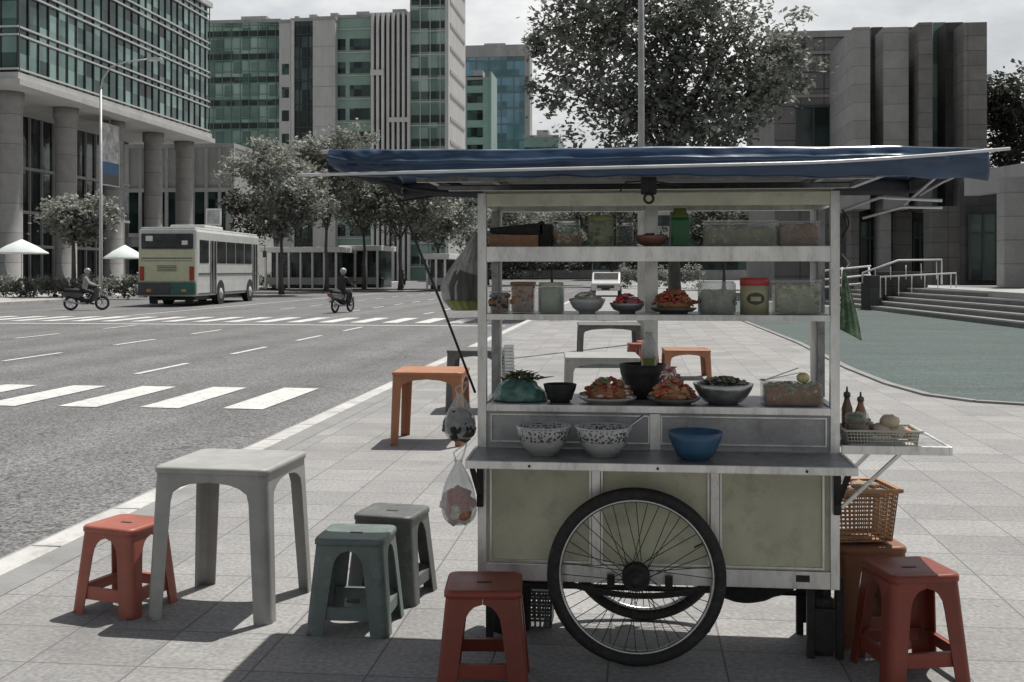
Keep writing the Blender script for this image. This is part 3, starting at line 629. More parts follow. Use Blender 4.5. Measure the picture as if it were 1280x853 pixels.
# the big tree behind the awning
Yb = 42; X0 = XA(843, Yb)
T = empty('large_tree', (X0, Yb, 0), 'large broad leafed tree rising behind the awning of the cart', 'tree')
trunk(T, 5.2, .24, [(-1.2, 0, 5, 1), (.3, .3, 5.6, 1), (1.6, -.3, 4.8, .95), (-3.2, .4, 3.6, .9), (3.4, .3, 4.2, .85), (0, -1.5, 4, .9), (-2.2, 1.3, 4.6, .95), (2.2, 1, 5.5, .9)], 3)
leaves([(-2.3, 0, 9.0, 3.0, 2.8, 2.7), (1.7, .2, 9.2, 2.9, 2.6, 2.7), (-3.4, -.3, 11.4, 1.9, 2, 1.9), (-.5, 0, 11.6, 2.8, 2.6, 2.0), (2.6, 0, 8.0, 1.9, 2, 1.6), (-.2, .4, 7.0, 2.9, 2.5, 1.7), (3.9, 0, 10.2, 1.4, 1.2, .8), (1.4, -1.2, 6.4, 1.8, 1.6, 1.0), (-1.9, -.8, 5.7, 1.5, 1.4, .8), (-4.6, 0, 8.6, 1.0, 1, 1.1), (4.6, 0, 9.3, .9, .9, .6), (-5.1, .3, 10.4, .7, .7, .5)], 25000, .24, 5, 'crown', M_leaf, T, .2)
# street trees, left side
def street_tree(px, Y, ztop, wd, label, seed, m=M_leaf2, size=.3, n=7000, zb=2.6, name='street_tree'):
    X = XA(px, Y); T = empty(name, (X, Y, 0), label, 'tree', 'street trees beyond the road')
    h = zb + .6; rd = random.Random(seed)
    trunk(T, h, .16, [(wd * .3 * math.cos(a), wd * .3 * math.sin(a), (ztop - h) * .6, 1) for a in (0.3, 1.7, 3.3, 4.6)], seed)
    bl = []
    for k in range(8):
        a = rd.random() * 6.3; q = rd.random() ** .5; zc = zb + (ztop - zb) * (.35 + .45 * rd.random())
        bl.append((wd * .36 * q * math.cos(a), wd * .36 * q * math.sin(a), zc, wd * .25, wd * .25, (ztop - zb) * .2))
    bl.append((0, 0, (ztop + zb) / 2, wd * .32, wd * .32, (ztop - zb) * .4))
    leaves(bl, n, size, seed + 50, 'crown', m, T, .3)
    return T
street_tree(92, 62, 6.1, 5.2, 'round bushy tree in front of the column building', 21, size=.26)
street_tree(352, 72, 10.5, 7.5, 'leaning pale tree just right of the bus', 22, size=.3, n=9000, zb=2.8)
street_tree(408, 84, 13.2, 7.4, 'tallest street tree below the towers right of the bus', 23, size=.34, n=9000, zb=4)
street_tree(455, 92, 10.4, 9, 'wide street tree left of the awning strut', 24, size=.34, n=8000, zb=4)
street_tree(500, 88, 9.6, 8.5, 'street tree directly behind the slanting awning strut', 25, M_leaf, size=.34, n=8000, zb=3.5)
street_tree(548, 100, 10.5, 9.5, 'street tree beside the left edge of the glass case', 26, size=.36, n=8000, zb=2.8)
street_tree(318, 96, 9.0, 7, 'dark street tree partly hidden by the bus', 27, M_leafd, size=.34, n=6000, zb=3)
street_tree(610, 118, 10.6, 12, 'distant street tree behind the left post of the cart', 28, size=.4, n=7000, zb=1.2)
street_tree(690, 125, 10, 12, 'distant tree behind the jars on the top shelf', 29, M_leaf, size=.4, n=7000, zb=.9)
street_tree(765, 112, 8.6, 10, 'distant tree behind the green jar on the top shelf', 30, M_leafd, size=.4, n=6000, zb=.8)
street_tree(905, 90, 8.5, 8, 'tree right of the big trunk seen through the top shelf', 31, M_leafd, size=.34, n=6000, zb=1.0)
street_tree(975, 80, 7.4, 6.5, 'small dark tree near the stone wing', 32, M_leafd, size=.3, n=5000, zb=.9)
street_tree(1272, 62, 12.5, 5.5, 'dark tree standing beyond the right end of the stone building', 33, M_leafd, size=.3, n=7000, zb=4)
# far treeline: countless crowns merging into one mass
b = [(x, 205 + random.uniform(-8, 8), random.uniform(2, 5), 8, 5, random.uniform(3, 5)) for x in range(-48, 40, 6)]
tag(leaves(b, 14000, .7, 77, 'distant_treeline', M_leafd, None, .2), 'hazy line of tree crowns closing off the far end of the street', 'trees', None, 'stuff')
# hedges
def hedge(x0, x1, y0, y1, h, label, seed, n, m=M_leaf):
    bl = []; L = max(x1 - x0, y1 - y0); k = int(L / .9) + 1
    for i in range(k):
        t = (i + .5) / k; bl.append((x0 + (x1 - x0) * t, y0 + (y1 - y0) * t, h * .5, .7, .7, h * .5))
    return tag(leaves(bl, n, .17, seed, 'hedge', m, None, .2), label, 'hedge')
xh0, xh1 = XA(-30, 61), XA(178, 61)
hedge(xh0, xh1, 61, 61.5, 1.25, 'low clipped hedge along the far kerb behind the left motorcycle', 61, 9000)
hedge(-33.5, -33.5, 72, 150, 1.3, 'long low hedge running beside the far pavement right of the bus', 62, 9000, M_leafd)
hedge(-1.5, 5.5, 96, 96, 2.2, 'bushy hedge at the end of the pavement behind the second shelf', 63, 6000)
# ================================================================== PAVILIONS / STALLS FAR SIDE
def pavilion(px0, px1, Y, ztop, label, bays):
    x0, x1 = XA(px0, Y), XA(px1, Y); w_ = (x1 - x0) / 2
    T = empty('shop_pavilion', ((x0 + x1) / 2, Y, 0), label, 'pavilion', 'low pavilions across the road')
    b = MB(); b.box(-w_ - .3, w_ + .3, -1.2, 5, ztop - .45, ztop, bev=.04); b.build('roof', M_white, T)
    b = MB(); b.box(-w_ + .1, w_ - .1, .6, 4.8, 0, ztop - .451); b.build('wall', M_glDx, T)
    for k in range(bays + 1):
        b = MB(); x = -w_ + .1 + k * (2 * w_ - .2) / bays; b.box(x - .08, x + .08, -1, -.84, 0, ztop - .452); b.build('post', M_white, T)
    for k in range(bays):
        b = MB(); x = -w_ + .1 + k * (2 * w_ - .2) / bays; ww = (2 * w_ - .2) / bays; b.box(x + .2, x + ww - .2, .45, .598, .2, 2.2); b.build('window', mat('shop_glass', (.06, .07, .07), .2, .4, 2, bump=0, dirt=.6, dirtcol=(.3, .3, .3)), T)
        b = MB(); b.box(x + .1, x + ww - .1, -1.0, -.9, .35, .95); b.build('railing_panel', M_conc, T)
pavilion(335, 425, 92, 3.5, 'white roofed shop pavilion between the tree trunks right of the bus', 6)
pavilion(432, 476, 96, 3.7, 'smaller white roofed kiosk behind the riding motorcyclist', 3)
pavilion(535, 560, 90, 2.9, 'tiny white kiosk left of the hanging sack', 2)
# parasols
M_par = mat('parasol_cloth', (.62, .68, .66), .8, .08, 3, bump=.05)
for px, Y, r, zt, lb in ((27, 70, 1.75, 3.6, 'pale open cafe parasol at the left edge beyond the hedge'), (-8, 76, 1.8, 3.7, 'second cafe parasol cut by the left edge'), (156, 74, 1.5, 3.3, 'small white cafe parasol beside the back of the bus')):
    T = empty('cafe_parasol', (XA(px, Y), Y, 0), lb, 'parasol', 'cafe parasols')
    b = MB(); b.lathe([(r, zt - .95), (r * .98, zt - .86), (r * .55, zt - .42), (.05, zt)], n=8); b.build('canopy', M_par, T)
    b = MB(); b.tube([(0, 0, 0), (0, 0, zt)], .035); b.build('pole', M_mull, T)
    b = MB(); b.lathe([(.35, 0), (.35, .08), (.1, .14), (.05, .3)], n=16); b.build('base', M_conc, T)
# street lamp (left) and pole (right of centre)
Y = 60; X = XA(126, Y)
T = empty('street_lamp', (X, Y, 0), 'tall thin street lamp with a curved arm in front of the glass block', 'street lamp')
zt = ZA(126, 112, Y); za = ZA(190, 74, Y)
b = MB(); b.tube([(0, 0, 0), (0, 0, 1), (0, 0, zt)], [.14, .11, .07], 10); b.build('pole', M_mull, T)
b = MB(); xe = XA(186, Y) - X
b.tube([(0, 0, zt), (.12, 0, zt + .6), (.6, 0, zt + 1.25), (1.4, 0, za - .15), (xe, 0, za)], [.06, .055, .05, .045, .04], 8); b.build('arm', M_mull, T)
b = MB(); b.box(xe - .1, xe + .75, -.14, .14, za - .08, za + .07, bev=.04); h_ = b.build('lamp_head', M_mull, T)
b = MB(); b.box(xe + .05, xe + .6, -.1, .1, za - .11, za - .081); b.build('lens', M_white, h_)
Y = 24; X = XA(801.5, Y)
T = empty('utility_pole', (X, Y, 0), 'plain grey metal pole rising behind the awning in front of the big tree', 'pole')
b = MB(); b.tube([(0, 0, 0), (0, 0, 4), (0, 0, 11)], [.085, .07, .055], 14); b.build('shaft', mat('galvanised', (.34, .34, .33), .5, .2, 5, metal=.4, bump=.1), T)
b = MB(); b.lathe([(.16, 0), (.16, .03), (.1, .06)], n=16); b.build('base_plate', M_iron, T)
# framed notice sign over the bus
Y = 64; T = empty('framed_sign', (XA(267, Y), Y, 0), 'small white framed signboard on a post showing above the bus roof', 'sign')
z0, z1 = ZA(267, 281, Y), ZA(267, 262, Y)
b = MB(); b.box(-.38, .38, -.03, .03, z0, z1); b.build('board', M_ban, T)
b = MB(); 
for q in (z0, z1): b.box(-.46, .46, -.05, .05, q - .05, q + .05)
for q in (-.42, .42): b.box(q - .04, q + .04, -.051, .051, z0, z1)
b.build('frame', M_white, T)
b = MB(); b.tube([(0, .06, 0), (0, .06, z1)], .05); b.build('post', M_mull, T)
# ================================================================== BUS
M_busw = mat('bus_white', (.55, .56, .54), .35, .08, 2, bump=.03, coat=.4, dirt=.4, dirtcol=(.3, .3, .28))
M_busy = mat('bus_yellow_green', (.50, .51, .34), .4, .08, 2, bump=.03, coat=.4, dirt=.4, dirtcol=(.25, .26, .16))
M_bust = mat('bus_teal', (.03, .13, .11), .45, .2, 2, bump=.03, dirt=.3)
M_win = mat('vehicle_glass', (.025, .03, .03), .08, .4, 1.5, metal=.2, bump=0, dirt=.4, dirtcol=(.12, .13, .13))
M_red = mat('lamp_red', (.35, .03, .02), .2, .1, 5, bump=0)
M_amber = mat('lamp_amber', (.6, .25, .03), .2, .1, 5, bump=0)
x0, x1, y1, zb, zt = -1.25, 1.25, 10.2, .42, 3.3
bp = G(213, 383, RZ)
BUS = empty('city_bus', (bp[0] + .02, bp[1] - .4, RZ), 'old white and yellow green city bus seen from behind driving away', 'bus', None, R(4.2)); BUS.scale = (1.09, 1.09, 1.09)
b = MB(); b.box(x0, x1, .02, y1, zb, zt, bev=.12); b.build('body', M_busw, BUS)
b = MB(); b.box(x0 + .03, x1 - .03, -.05, .3, 1.05, 2.42, bev=.05); b.build('engine_cover', M_busy, BUS)
b = MB(); b.box(x0 + .14, x1 - .14, -.07, .2, 2.45, 3.1, bev=.06); o = b.build('rear_window', M_win, BUS)
b = MB(); b.box(x0 + .35, x0 + .65, -.085, -.071, 2.78, 3.0); b.box(x1 - .6, x1 - .35, -.085, -.071, 2.62, 2.8); b.build('sticker', M_white, o)
b = MB()
for k in range(4): b.box(-.42, .42, -.065, -.04, 1.5 + k * .07, 1.53 + k * .07)
b.box(-1.1, 1.1, -.062, -.04, 2.03, 2.07); b.box(-1.1, 1.1, -.062, -.04, 1.93, 1.95); b.build('vent_slats', M_mulld, BUS)
b = MB(); b.box(x0 + .02, 0.15, -.12, .3, .5, 1.02, bev=.05); b.build('bumper', mat('bumper_dark', (.06, .065, .07), .5, .2, 3, bump=.05), BUS)
b = MB(); b.box(0.152, x1 - .02, -.121, .3, .5, 1.02, bev=.05); b.build('bumper_corner', M_bust, BUS)
for sx in (-1, 1):
    b = MB(); b.box(sx * 1.07 - .1, sx * 1.07 + .1, -.09, .1, 1.1, 1.7, bev=.03); b.build('tail_lamp', M_red, BUS)
    b = MB(); b.box(sx * .75 - .1, sx * .75 + .1, -.14, .1, .62, .74, bev=.01); b.build('reflector', M_amber, BUS)
b = MB(); b.box(-.28, .28, -.135, -.122, .74, .9); b.build('licence_plate', M_mulld, BUS)
b = MB(); b.box(x0 + .08, x1 - .08, .1, y1 - .15, zt - .03, zt + .08, bev=.05); b.build('roof', M_busw, BUS)
b = MB(); b.box(-.8, .8, 2.6, 5.4, zt + .07, zt + .28, bev=.08); b.build('air_conditioner', M_busw, BUS)
for sx in (-1, 1):
    e = sx * x1
    for k, (a, c_) in enumerate(((.45, 1.7), (2.9, 4.3), (4.4, 5.8), (5.9, 7.3), (7.4, 8.7))):
        b = MB(); b.box(e - .02, e + .015, a, c_, 1.85, 2.85, bev=.01); b.build('window', M_win, BUS)
    for a in (1.95, 8.9):
        if sx == 1 or a < 5:
            b = MB(); b.box(e - .02, e + .02, a, a + .8, .55, 2.85, bev=.01); d_ = b.build('door', M_win, BUS)
            b = MB(); b.box(e + .021, e + .04, a + .38, a + .42, .55, 2.85); b.box(e + .021, e + .04, a - .03, a, .5, 2.9); b.box(e + .021, e + .04, a + .8, a + .83, .5, 2.9); b.build('frame', M_busw, d_)
    b = MB(); b.box(e - .01, e + .022, .3, 1.9, 1.35, 1.42); b.box(e - .01, e + .022, 2.85, 10, 1.35, 1.41); b.box(e - .01, e + .018, .3, 10, .5, .56); b.build('side_trim', M_mulld, BUS)
    for yc in (2.35 + 1.1, 8.35):
        b = MB(); b.lathe([(.58, -.01), (.58, .025)], (0, 0, 0), 24, 'X'); o = b.build('wheel_arch', M_black, BUS); o.location = (e, yc, .52); 
        wl = MB(); wl.lathe([(.3, -.16), (.44, -.16), (.49, -.12), (.49, .12), (.44, .16), (.3, .16)], (0, 0, 0), 28, 'X'); o = wl.build('wheel', M_black, BUS); o.location = (e - sx * .14, yc, .49)
        rm = MB(); rm.lathe([(.28, -.01), (.24, .03), (.1, .05), (.07, .1)] if sx > 0 else [(.28, .01), (.24, -.03), (.1, -.05), (.07, -.1)], (sx * .15, 0, 0), 20, 'X'); rm.build('rim', M_mull, o)
b = MB(); b.box(-1.0, 1.0, .6, 9.5, .25, .45); b.box(-.95, -.6, .5, .56, .1, .5); b.box(.6, .95, .5, .56, .1, .5); b.build('chassis', M_iron, BUS)
for sx in (-1, 1):
    b = MB(); b.tube([(sx * 1.2, y1 - .1, 2.9), (sx * 1.5, y1 + .1, 2.8), (sx * 1.5, y1 + .1, 2.5)], .02); b.box(sx * 1.5 - .1, sx * 1.5 + .1, y1 + .06, y1 + .12, 2.2, 2.55, bev=.02); b.build('mirror', M_mulld, BUS)

# ================================================================== PARKED CAR seen through the shelves
cp = (XA(757, 66), 66)
CAR = empty('parked_car', (cp[0], cp[1], 0), 'white car facing the camera seen between the two upper shelves', 'car')
M_carw = mat('car_white', (.6, .6, .59), .25, .05, 2, bump=0, coat=.6)
prof = [(-.0, .35), (0, .75), (.15, .88), (1.0, 1.0), (1.65, 1.42), (3.0, 1.45), (3.7, 1.02), (4.2, .95), (4.3, .4)]
b = MB(); b.prism([(y, z) for y, z in prof], 'X', -.85, .85); o = b.build('body', M_carw, CAR); k = o.modifiers.new('bv', 'BEVEL'); k.width = .08; k.segments = 3
b = MB(); b.prism([(1.02, 1.03), (1.0, 1.04), (1.58, 1.40), (1.62, 1.39)], 'X', -.72, .72); b.build('windscreen', M_win, CAR)
b = MB(); b.prism([(1.25, 1.04), (1.7, 1.36), (2.95, 1.38), (3.5, 1.04)], 'X', -.86, .86); b.build('side_window', M_win, CAR)
b = MB(); b.box(-.5, .5, -.03, .05, .5, .68, bev=.02); b.build('grille', M_mulld, CAR)
b = MB(); b.box(-.24, .24, -.05, -.031, .4, .5); b.build('licence_plate', M_iron, CAR)
for sx in (-1, 1):
    b = MB(); b.box(sx * .66 - .14, sx * .66 + .14, -.03, .1, .6, .76, bev=.03); b.build('headlight', M_steel, CAR)
    for yc in (.8, 3.4):
        b = MB(); b.lathe([(.2, -.1), (.31, -.1), (.31, .1), (.2, .1)], (0, 0, 0), 22, 'X'); o = b.build('wheel', M_black, CAR); o.location = (sx * .8, yc, .31)
        b = MB(); b.lathe([(.2, -.02), (.16, .02), (.03, .03)], (sx * .09, 0, 0), 16, 'X'); b.build('rim', M_mull, o)

# ================================================================== PEOPLE ON MOTORCYCLES
def skin(name, verts, edges, radii, mats, colour_fn, parent=None, sub=2, loc=None, rz=0, root=0):
    me = bpy.data.meshes.new(name); me.from_pydata(verts, edges, []); o = bpy.data.objects.new(name, me); COL.objects.link(o)
    k = o.modifiers.new('s', 'SKIN'); me2 = o.data
    for i, r in enumerate(radii):
        me2.skin_vertices[0].data[i].radius = (r, r) if not isinstance(r, tuple) else r; me2.skin_vertices[0].data[i].use_root = (i == root)
    s2 = o.modifiers.new('u', 'SUBSURF'); s2.levels = sub; s2.render_levels = sub
    dg = bpy.context.evaluated_depsgraph_get(); ev = o.evaluated_get(dg); nm = bpy.data.meshes.new_from_object(ev)
    o.modifiers.clear(); o.data = nm; nm.materials.clear()
    for m in mats: nm.materials.append(m)
    for p in nm.polygons: p.use_smooth = True; p.material_index = colour_fn(p.center)
    if parent: o.parent = parent
    if loc: o.location = loc
    if rz: o.rotation_euler = (0, 0, rz)
    return o
M_skin = mat('skin', (.30, .19, .13), .55, .1, 10, bump=.05, sub=.1)
M_jean = mat('dark_trousers', (.035, .04, .05), .85, .25, 20, bump=.3)
def rider(loc, rz, label, jacket, helmetm, shoem):
    # astride, facing +Y; z = 0 is the road
    V = [(0, 0, .86), (0, .03, 1.02), (0, .07, 1.22), (0, .08, 1.38), (0, .10, 1.47), (0, .13, 1.57), (0, .15, 1.67)]
    Rr = [(.15, .13), (.14, .11), (.17, .12), (.13, .09), .055, .085, .08]
    E_ = [(i, i + 1) for i in range(6)]
    for s in (-1, 1):
        n = len(V); V += [(s * .19, .08, 1.36), (s * .27, .22, 1.14), (s * .31, .47, 1.04), (s * .31, .56, 1.03)]; Rr += [.065, .05, .036, .034]; E_ += [(3, n), (n, n + 1), (n + 1, n + 2), (n + 2, n + 3)]
        for q in range(4): V.append((s * (.27 + q * .022), .61, 1.03 - .01)); Rr.append(.011); E_.append((n + 3, n + 4 + q))
        V.append((s * .26, .57, .995)); Rr.append(.012); E_.append((n + 3, n + 8))
        n = len(V); V += [(s * .11, .04, .82), (s * .22, .40, .74), (s * .20, .26, .38), (s * .20, .26, .29), (s * .20, .42, .26)]; Rr += [.095, .068, .045, .04, .032]; E_ += [(0, n), (n, n + 1), (n + 1, n + 2), (n + 2, n + 3), (n + 3, n + 4)]
    def cf(c):
        if c.z < .34: return 3
        if c.z > 1.49 or (c.y > .5 and c.z > .97): return 0
        return 1 if c.z > .9 and not (c.y > .25 and c.z < .9) else 2
    P = empty('person', loc, label, 'person', None, rz)
    skin('body', V, E_, Rr, [M_skin, jacket, M_jean, shoem], cf, P)
    b = MB(); b.blob((0, .14, 1.65), .125, (1, 1.1, 1.02), .02, 1, 3); b.blob((0, .24, 1.62), .075, (1.05, .5, .7), 0, 1, 2); o = b.build('helmet', helmetm, P); b = MB(); b.blob((0, .245, 1.62), .085, (1.0, .42, .55), 0, 1, 2); b.build('visor', M_win, o)
    return P
def motorcycle(loc, rz, label, bodym, lean=0):
    T = empty('motorcycle', loc, label, 'motorcycle', None, rz)
    for yc, nm in ((-.52, 0), (.72, 1)):
        b = MB(); b.torus((0, 0, 0), .25, .045, 'X', 28, 8); o = b.build('wheel', M_black, T); o.location = (0, yc, .295)
        b = MB(); b.torus((0, 0, 0), .205, .018, 'X', 24, 6)
        for k in range(6): a = k * PI / 3; b.tube([(0, 0, 0), (0, .2 * math.cos(a), .2 * math.sin(a))], .012, 5)
        b.lathe([(.05, -.05), (.05, .05)], (0, 0, 0), 12, 'X'); b.build('rim', M_steel, o)
    b = MB()
    for s in (-1, 1): b.tube([(s * .075, .72, .3), (s * .075, .52, .9)], .022)
    b.build('fork', M_steel, T)
    b = MB(); b.tube([(0, -.85, .72), (0, -.4, .62), (0, 0, .42), (0, .3, .42), (0, .48, .82)], [.05, .1, .12, .1, .07], 10); b.box(-.1, .1, -.15, .2, .25, .45, bev=.04); b.build('engine', M_iron, T)
    b = MB(); b.prism([(-.95, .78), (-.85, .62), (-.2, .5), (0, .62), (-.05, .74)], 'X', -.12, .12); b.prism([(.3, .42), (.5, .35), (.62, .8), (.55, 1.0), (.42, .92)], 'X', -.16, .16); o = b.build('fairing', bodym, T); k = o.modifiers.new('b', 'BEVEL'); k.width = .03; k.segments = 3
    b = MB(); b.tube([(0, -.8, .82), (0, -.35, .80), (0, .08, .78)], [.09, .12, .09], 10); b.build('seat', M_black, T)
    b = MB(); b.tube([(-.34, .45, 1.03), (-.12, .53, 1.0), (.12, .53, 1.0), (.34, .45, 1.03)], .016)
    for s in (-1, 1): b.tube([(s * .25, .5, 1.02), (s * .3, .52, 1.2)], .008); b.blob((s * .31, .52, 1.22), .05, (1.2, .3, .8), 0)
    b.build('handlebar', M_iron, T)
    b = MB(); b.prism([(.98, .5), (.9, .6), (.72, .63), (.5, .6), (.52, .57), (.72, .6), (.88, .57)], 'X', -.06, .06); b.prism([(-.9, .42), (-.8, .58), (-.55, .62), (-.55, .59), (-.78, .55)], 'X', -.06, .06); b.build('mudguard', bodym, T)
    b = MB(); b.blob((0, .63, .9), .08, (1.1, .5, .9), 0); b.build('headlight', M_steel, T)
    b = MB(); b.box(-.08, .08, -1.0, -.93, .68, .78, bev=.02); b.build('tail_lamp', M_red, T)
    b = MB(); b.box(-.09, .09, -1.0, -.98, .5, .6); b.build('licence_plate', M_white, T)
    b = MB(); b.tube([(.13, .1, .3), (.14, -.3, .3), (.15, -.8, .42)], [.025, .035, .045], 8); b.build('exhaust', M_steel, T)
    return T
jk1 = mat('pale_jacket', (.36, .36, .36), .8, .2, 9, bump=.3); jk2 = mat('black_jacket', (.03, .03, .032), .8, .3, 12, bump=.3); jk3 = mat('grey_jacket', (.12, .12, .125), .8, .2, 9, bump=.3)
hm1 = mat('white_helmet', (.32, .32, .32), .25, .05, 4, bump=0, coat=.5); hm2 = mat('black_helmet', (.02, .02, .02), .2, .1, 4, bump=0, coat=.6); shoe = mat('dark_shoes', (.03, .028, .025), .6, .2, 12)
mb1 = mat('bike_dark', (.05, .05, .055), .25, .2, 4, bump=0, coat=.5); mb2 = mat('bike_grey', (.14, .14, .145), .3, .2, 4, bump=0, coat=.5)
for (px, py), rz, l1, l2, jk, hm, bm in (((105, 388), R(-68), 'dark motorcycle crossing side on near the left hedge', 'rider in pale jacket leaning over the motorcycle near the left hedge', jk1, hm1, mb1),
        ((427, 391), R(-14), 'scooter riding away in the middle of the road', 'rider in black jacket and white helmet seen from behind mid road', jk2, hm1, mb2),
        ((503, 361), R(5), 'tiny far motorcycle behind the awning strut', 'far rider seen beside the slanting awning strut', jk3, hm2, mb1)):
    x, y = G(px, py, RZ); motorcycle((x, y, RZ), rz, l1, bm); rider((x, y, RZ), rz, l2, jk, hm, shoe)
x, y = G(66, 372, RZ); motorcycle((x, y + .1, RZ), R(-80), 'parked motorcycle half hidden against the left hedge', mb2)

# ================================================================== PLASTIC STOOLS AND TABLES
def corner_ring(a, r, w, n=5):
    """one rounded corner of a square of half-size a, with w metres of straight side on each flank (corner in +x +y)"""
    w = max(w, .001); P = [(a - r - w, a)]
    for k in range(n + 1): t = PI / 2 - k * PI / 2 / n; P.append((a - r + r * math.cos(t), a - r + r * math.sin(t)))
    P.append((a, a - r - w)); return P
def plastic_seat(name, label, cat, mt, a0, a1, h, legw, apron, strz=None, thick=.006, r=.035, slot=True, group=None):
    T = empty(name, (0, 0, 0), label, cat, group)
    A = lambda z: a1 + (a0 - a1) * z / h
    zs = [0, .02, h * .25, h * .5, h - apron - .09, h - apron - .05, h - apron - .025, h - apron - .01, h - apron, h - .012]
    def wd(z):
        full = A(z) - r - .0005
        lw = legw * (.8 + .25 * z / h)
        t = (z - (h - apron - .07)) / .07
        if t <= 0: return lw
        t = min(1, t); return lw + (full - lw) * (1 - math.sqrt(max(0, 1 - t * t)))
    for q in range(4):
        b = MB(); rings = []
        for z in zs:
            a = A(z); outr = corner_ring(a, r, wd(z)); inr = corner_ring(a - thick - .0, max(r - thick, .005), wd(z))
            # keep flank ends level with the outer ones
            inr[0] = (outr[0][0], inr[0][1]); inr[-1] = (inr[-1][0], outr[-1][1])
            pts = outr + inr[::-1]; rot = Matrix.Rotation(q * PI / 2, 3, 'Z')
            rings.append([b.b.verts.new(rot @ Vector((p[0], p[1], z))) for p in pts])
        n = len(rings[0])
        for u, v in zip(rings, rings[1:]):
            for k in range(n): f = b.b.faces.new((u[k], u[(k + 1) % n], v[(k + 1) % n], v[k])); f.smooth = (k not in (0, 6, 7, 8, 14, 15))
        b.b.faces.new(rings[0][::-1]); b.b.faces.new(rings[-1])
        # stiffening bead down the corner
        rot = Matrix.Rotation(q * PI / 2, 3, 'Z'); a_, c_ = A(0), A(h - .02); 
        b.build('leg', mt, T)
    # seat top: rounded square with lip
    b = MB(); rings = []
    for aa, z in ((a0 + .006, h - .03), (a0 + .009, h - .028), (a0 + .009, h - .010), (a0 + .004, h - .002), (a0 - .008, h), (a0 - .018, h - .003), (a0 * .4, h - .005), (.03, h - .0055)):
        ring = []
        rr = min(r + .008, aa * .8)
        for q in range(4):
            rot = Matrix.Rotation(-q * PI / 2, 3, 'Z'); ring += [b.b.verts.new(rot @ Vector((p[0], p[1], z))) for p in corner_ring(aa, rr, (aa - rr) * .98)]
        rings.append(ring)
    n = len(rings[0])
    for u, v in zip(rings, rings[1:]):
        for k in range(n): f = b.b.faces.new((u[k], u[(k + 1) % n], v[(k + 1) % n], v[k])); f.smooth = True
    b.b.faces.new(rings[-1]); b.b.faces.new(rings[0][::-1])
    st = b.build('seat' if cat == 'stool' else 'table_top', mt, T)
    if slot:
        b = MB(); b.box(-.028, .028, -.009, .009, h - .0075, h - .0035, bev=.0015); b.build('hand_slot', M_iron, st)
    if strz:
        z0, z1 = strz
        for q in range(4):
            b = MB(); a = A((z0 + z1) / 2) - .008; b.box(-a + r, a - r, a - thick, a, z0, z1, bev=.002); b.box(-a + r, a - r, a - .022, a - thick - .0005, z1 - .006, z1 - .001)
            o = b.build('stretcher', mt, T); o.rotation_euler = (0, 0, q * PI / 2)
    return T
M_redp = mat('red_brown_plastic', (.20, .04, .024), .42, .16, 5, bump=.06, dirt=.45, dirtcol=(.16, .06, .045), rnd=.15)
M_salmon = mat('faded_red_plastic', (.33, .10, .068), .45, .18, 5, bump=.06, dirt=.45, dirtcol=(.30, .14, .11), rnd=.1)
M_greyp = mat('dark_grey_plastic', (.10, .105, .10), .5, .18, 6, bump=.08, dirt=.5, dirtcol=(.25, .26, .25), rnd=.12)
M_greyg = mat('grey_green_plastic', (.12, .155, .143), .5, .18, 6, bump=.08, dirt=.5, dirtcol=(.25, .30, .28), rnd=.05)
M_tabl = mat('grey_white_plastic', (.32, .32, .305), .5, .14, 5, bump=.08, dirt=.5, dirtcol=(.24, .235, .22), rnd=.1)
M_orgp = mat('orange_plastic', (.33, .14, .07), .45, .16, 5, bump=.06, dirt=.4, dirtcol=(.32, .16, .09), rnd=.1)
def stool(xc, d, rc, mt, label, h=.41, group=None, a1=.172, lw=.05):
    x, y = CW(xc, d); T = plastic_seat('plastic_stool', label, 'stool', mt, a1 - .037, a1, h, lw, .05, (.065, .12), group=group, r=.03)
    return place(T, x, y, 0, TH + R(rc), label)
stool(-1.79, 5.20, -21, M_salmon, 'faded red plastic stool left of the tall grey table', .395)
stool(-.685, 4.935, -6, M_greyg, 'green tinted grey plastic stool in front of the darker grey one', a1=.182, lw=.06)
stool(-.575, 5.385, -15, M_greyp, 'dark grey plastic stool standing behind the green tinted one', a1=.176, lw=.06)
stool(-.105, 4.24, -1, M_redp, 'dark red plastic stool at the front left corner of the cart', .385)
stool(1.545, 4.36, 8, M_redp, 'dark red plastic stool at the bottom right beside the cart')
stool(1.50, 4.79, 4, mat('brown_plastic', (.20, .085, .04), .45, .16, 5, bump=.06, dirt=.4, dirtcol=(.14, .08, .05)), 'orange brown plastic stool carrying the woven basket')
def table(xc, d, rc, mt, label, h=.68, a0=.26, a1=.275):
    x, y = CW(xc, d); T = plastic_seat('plastic_table', label, 'table', mt, a0, a1, h, .05, .065, None, r=.035, slot=False)
    return place(T, x, y, 0, TH + R(rc), label)
table(-1.305, 5.245, -9, M_tabl, 'tall grey white plastic table at the left front', .68, .262, .292)
table(-.735, 10.25, -4, M_orgp, 'orange plastic table on the pavement left behind the cart', .655, .31, .33)
table(-.40, 12.6, -3, M_greyp, 'dark grey table partly hidden behind the left post of the cart', .68, .30, .32)
table(.93, 11.7, -2, M_tabl, 'pale grey table seen through the lowest shelf opening', .68, .375, .39)
table(1.60, 18.6, -2, M_greyp, 'dark far table behind the pale table seen through the cart', .68, .50, .52)
table(2.53, 16.3, -3, M_orgp, 'low orange red table seen behind the dried red food', .42, .32, .34)
stool(1.83, 16.3, 0, M_redp, 'dark red stool beside the far dark table seen through the cart', .5)
stool(2.12, 17.6, 8, M_salmon, 'faded red stool farthest back seen through the cart', .45)

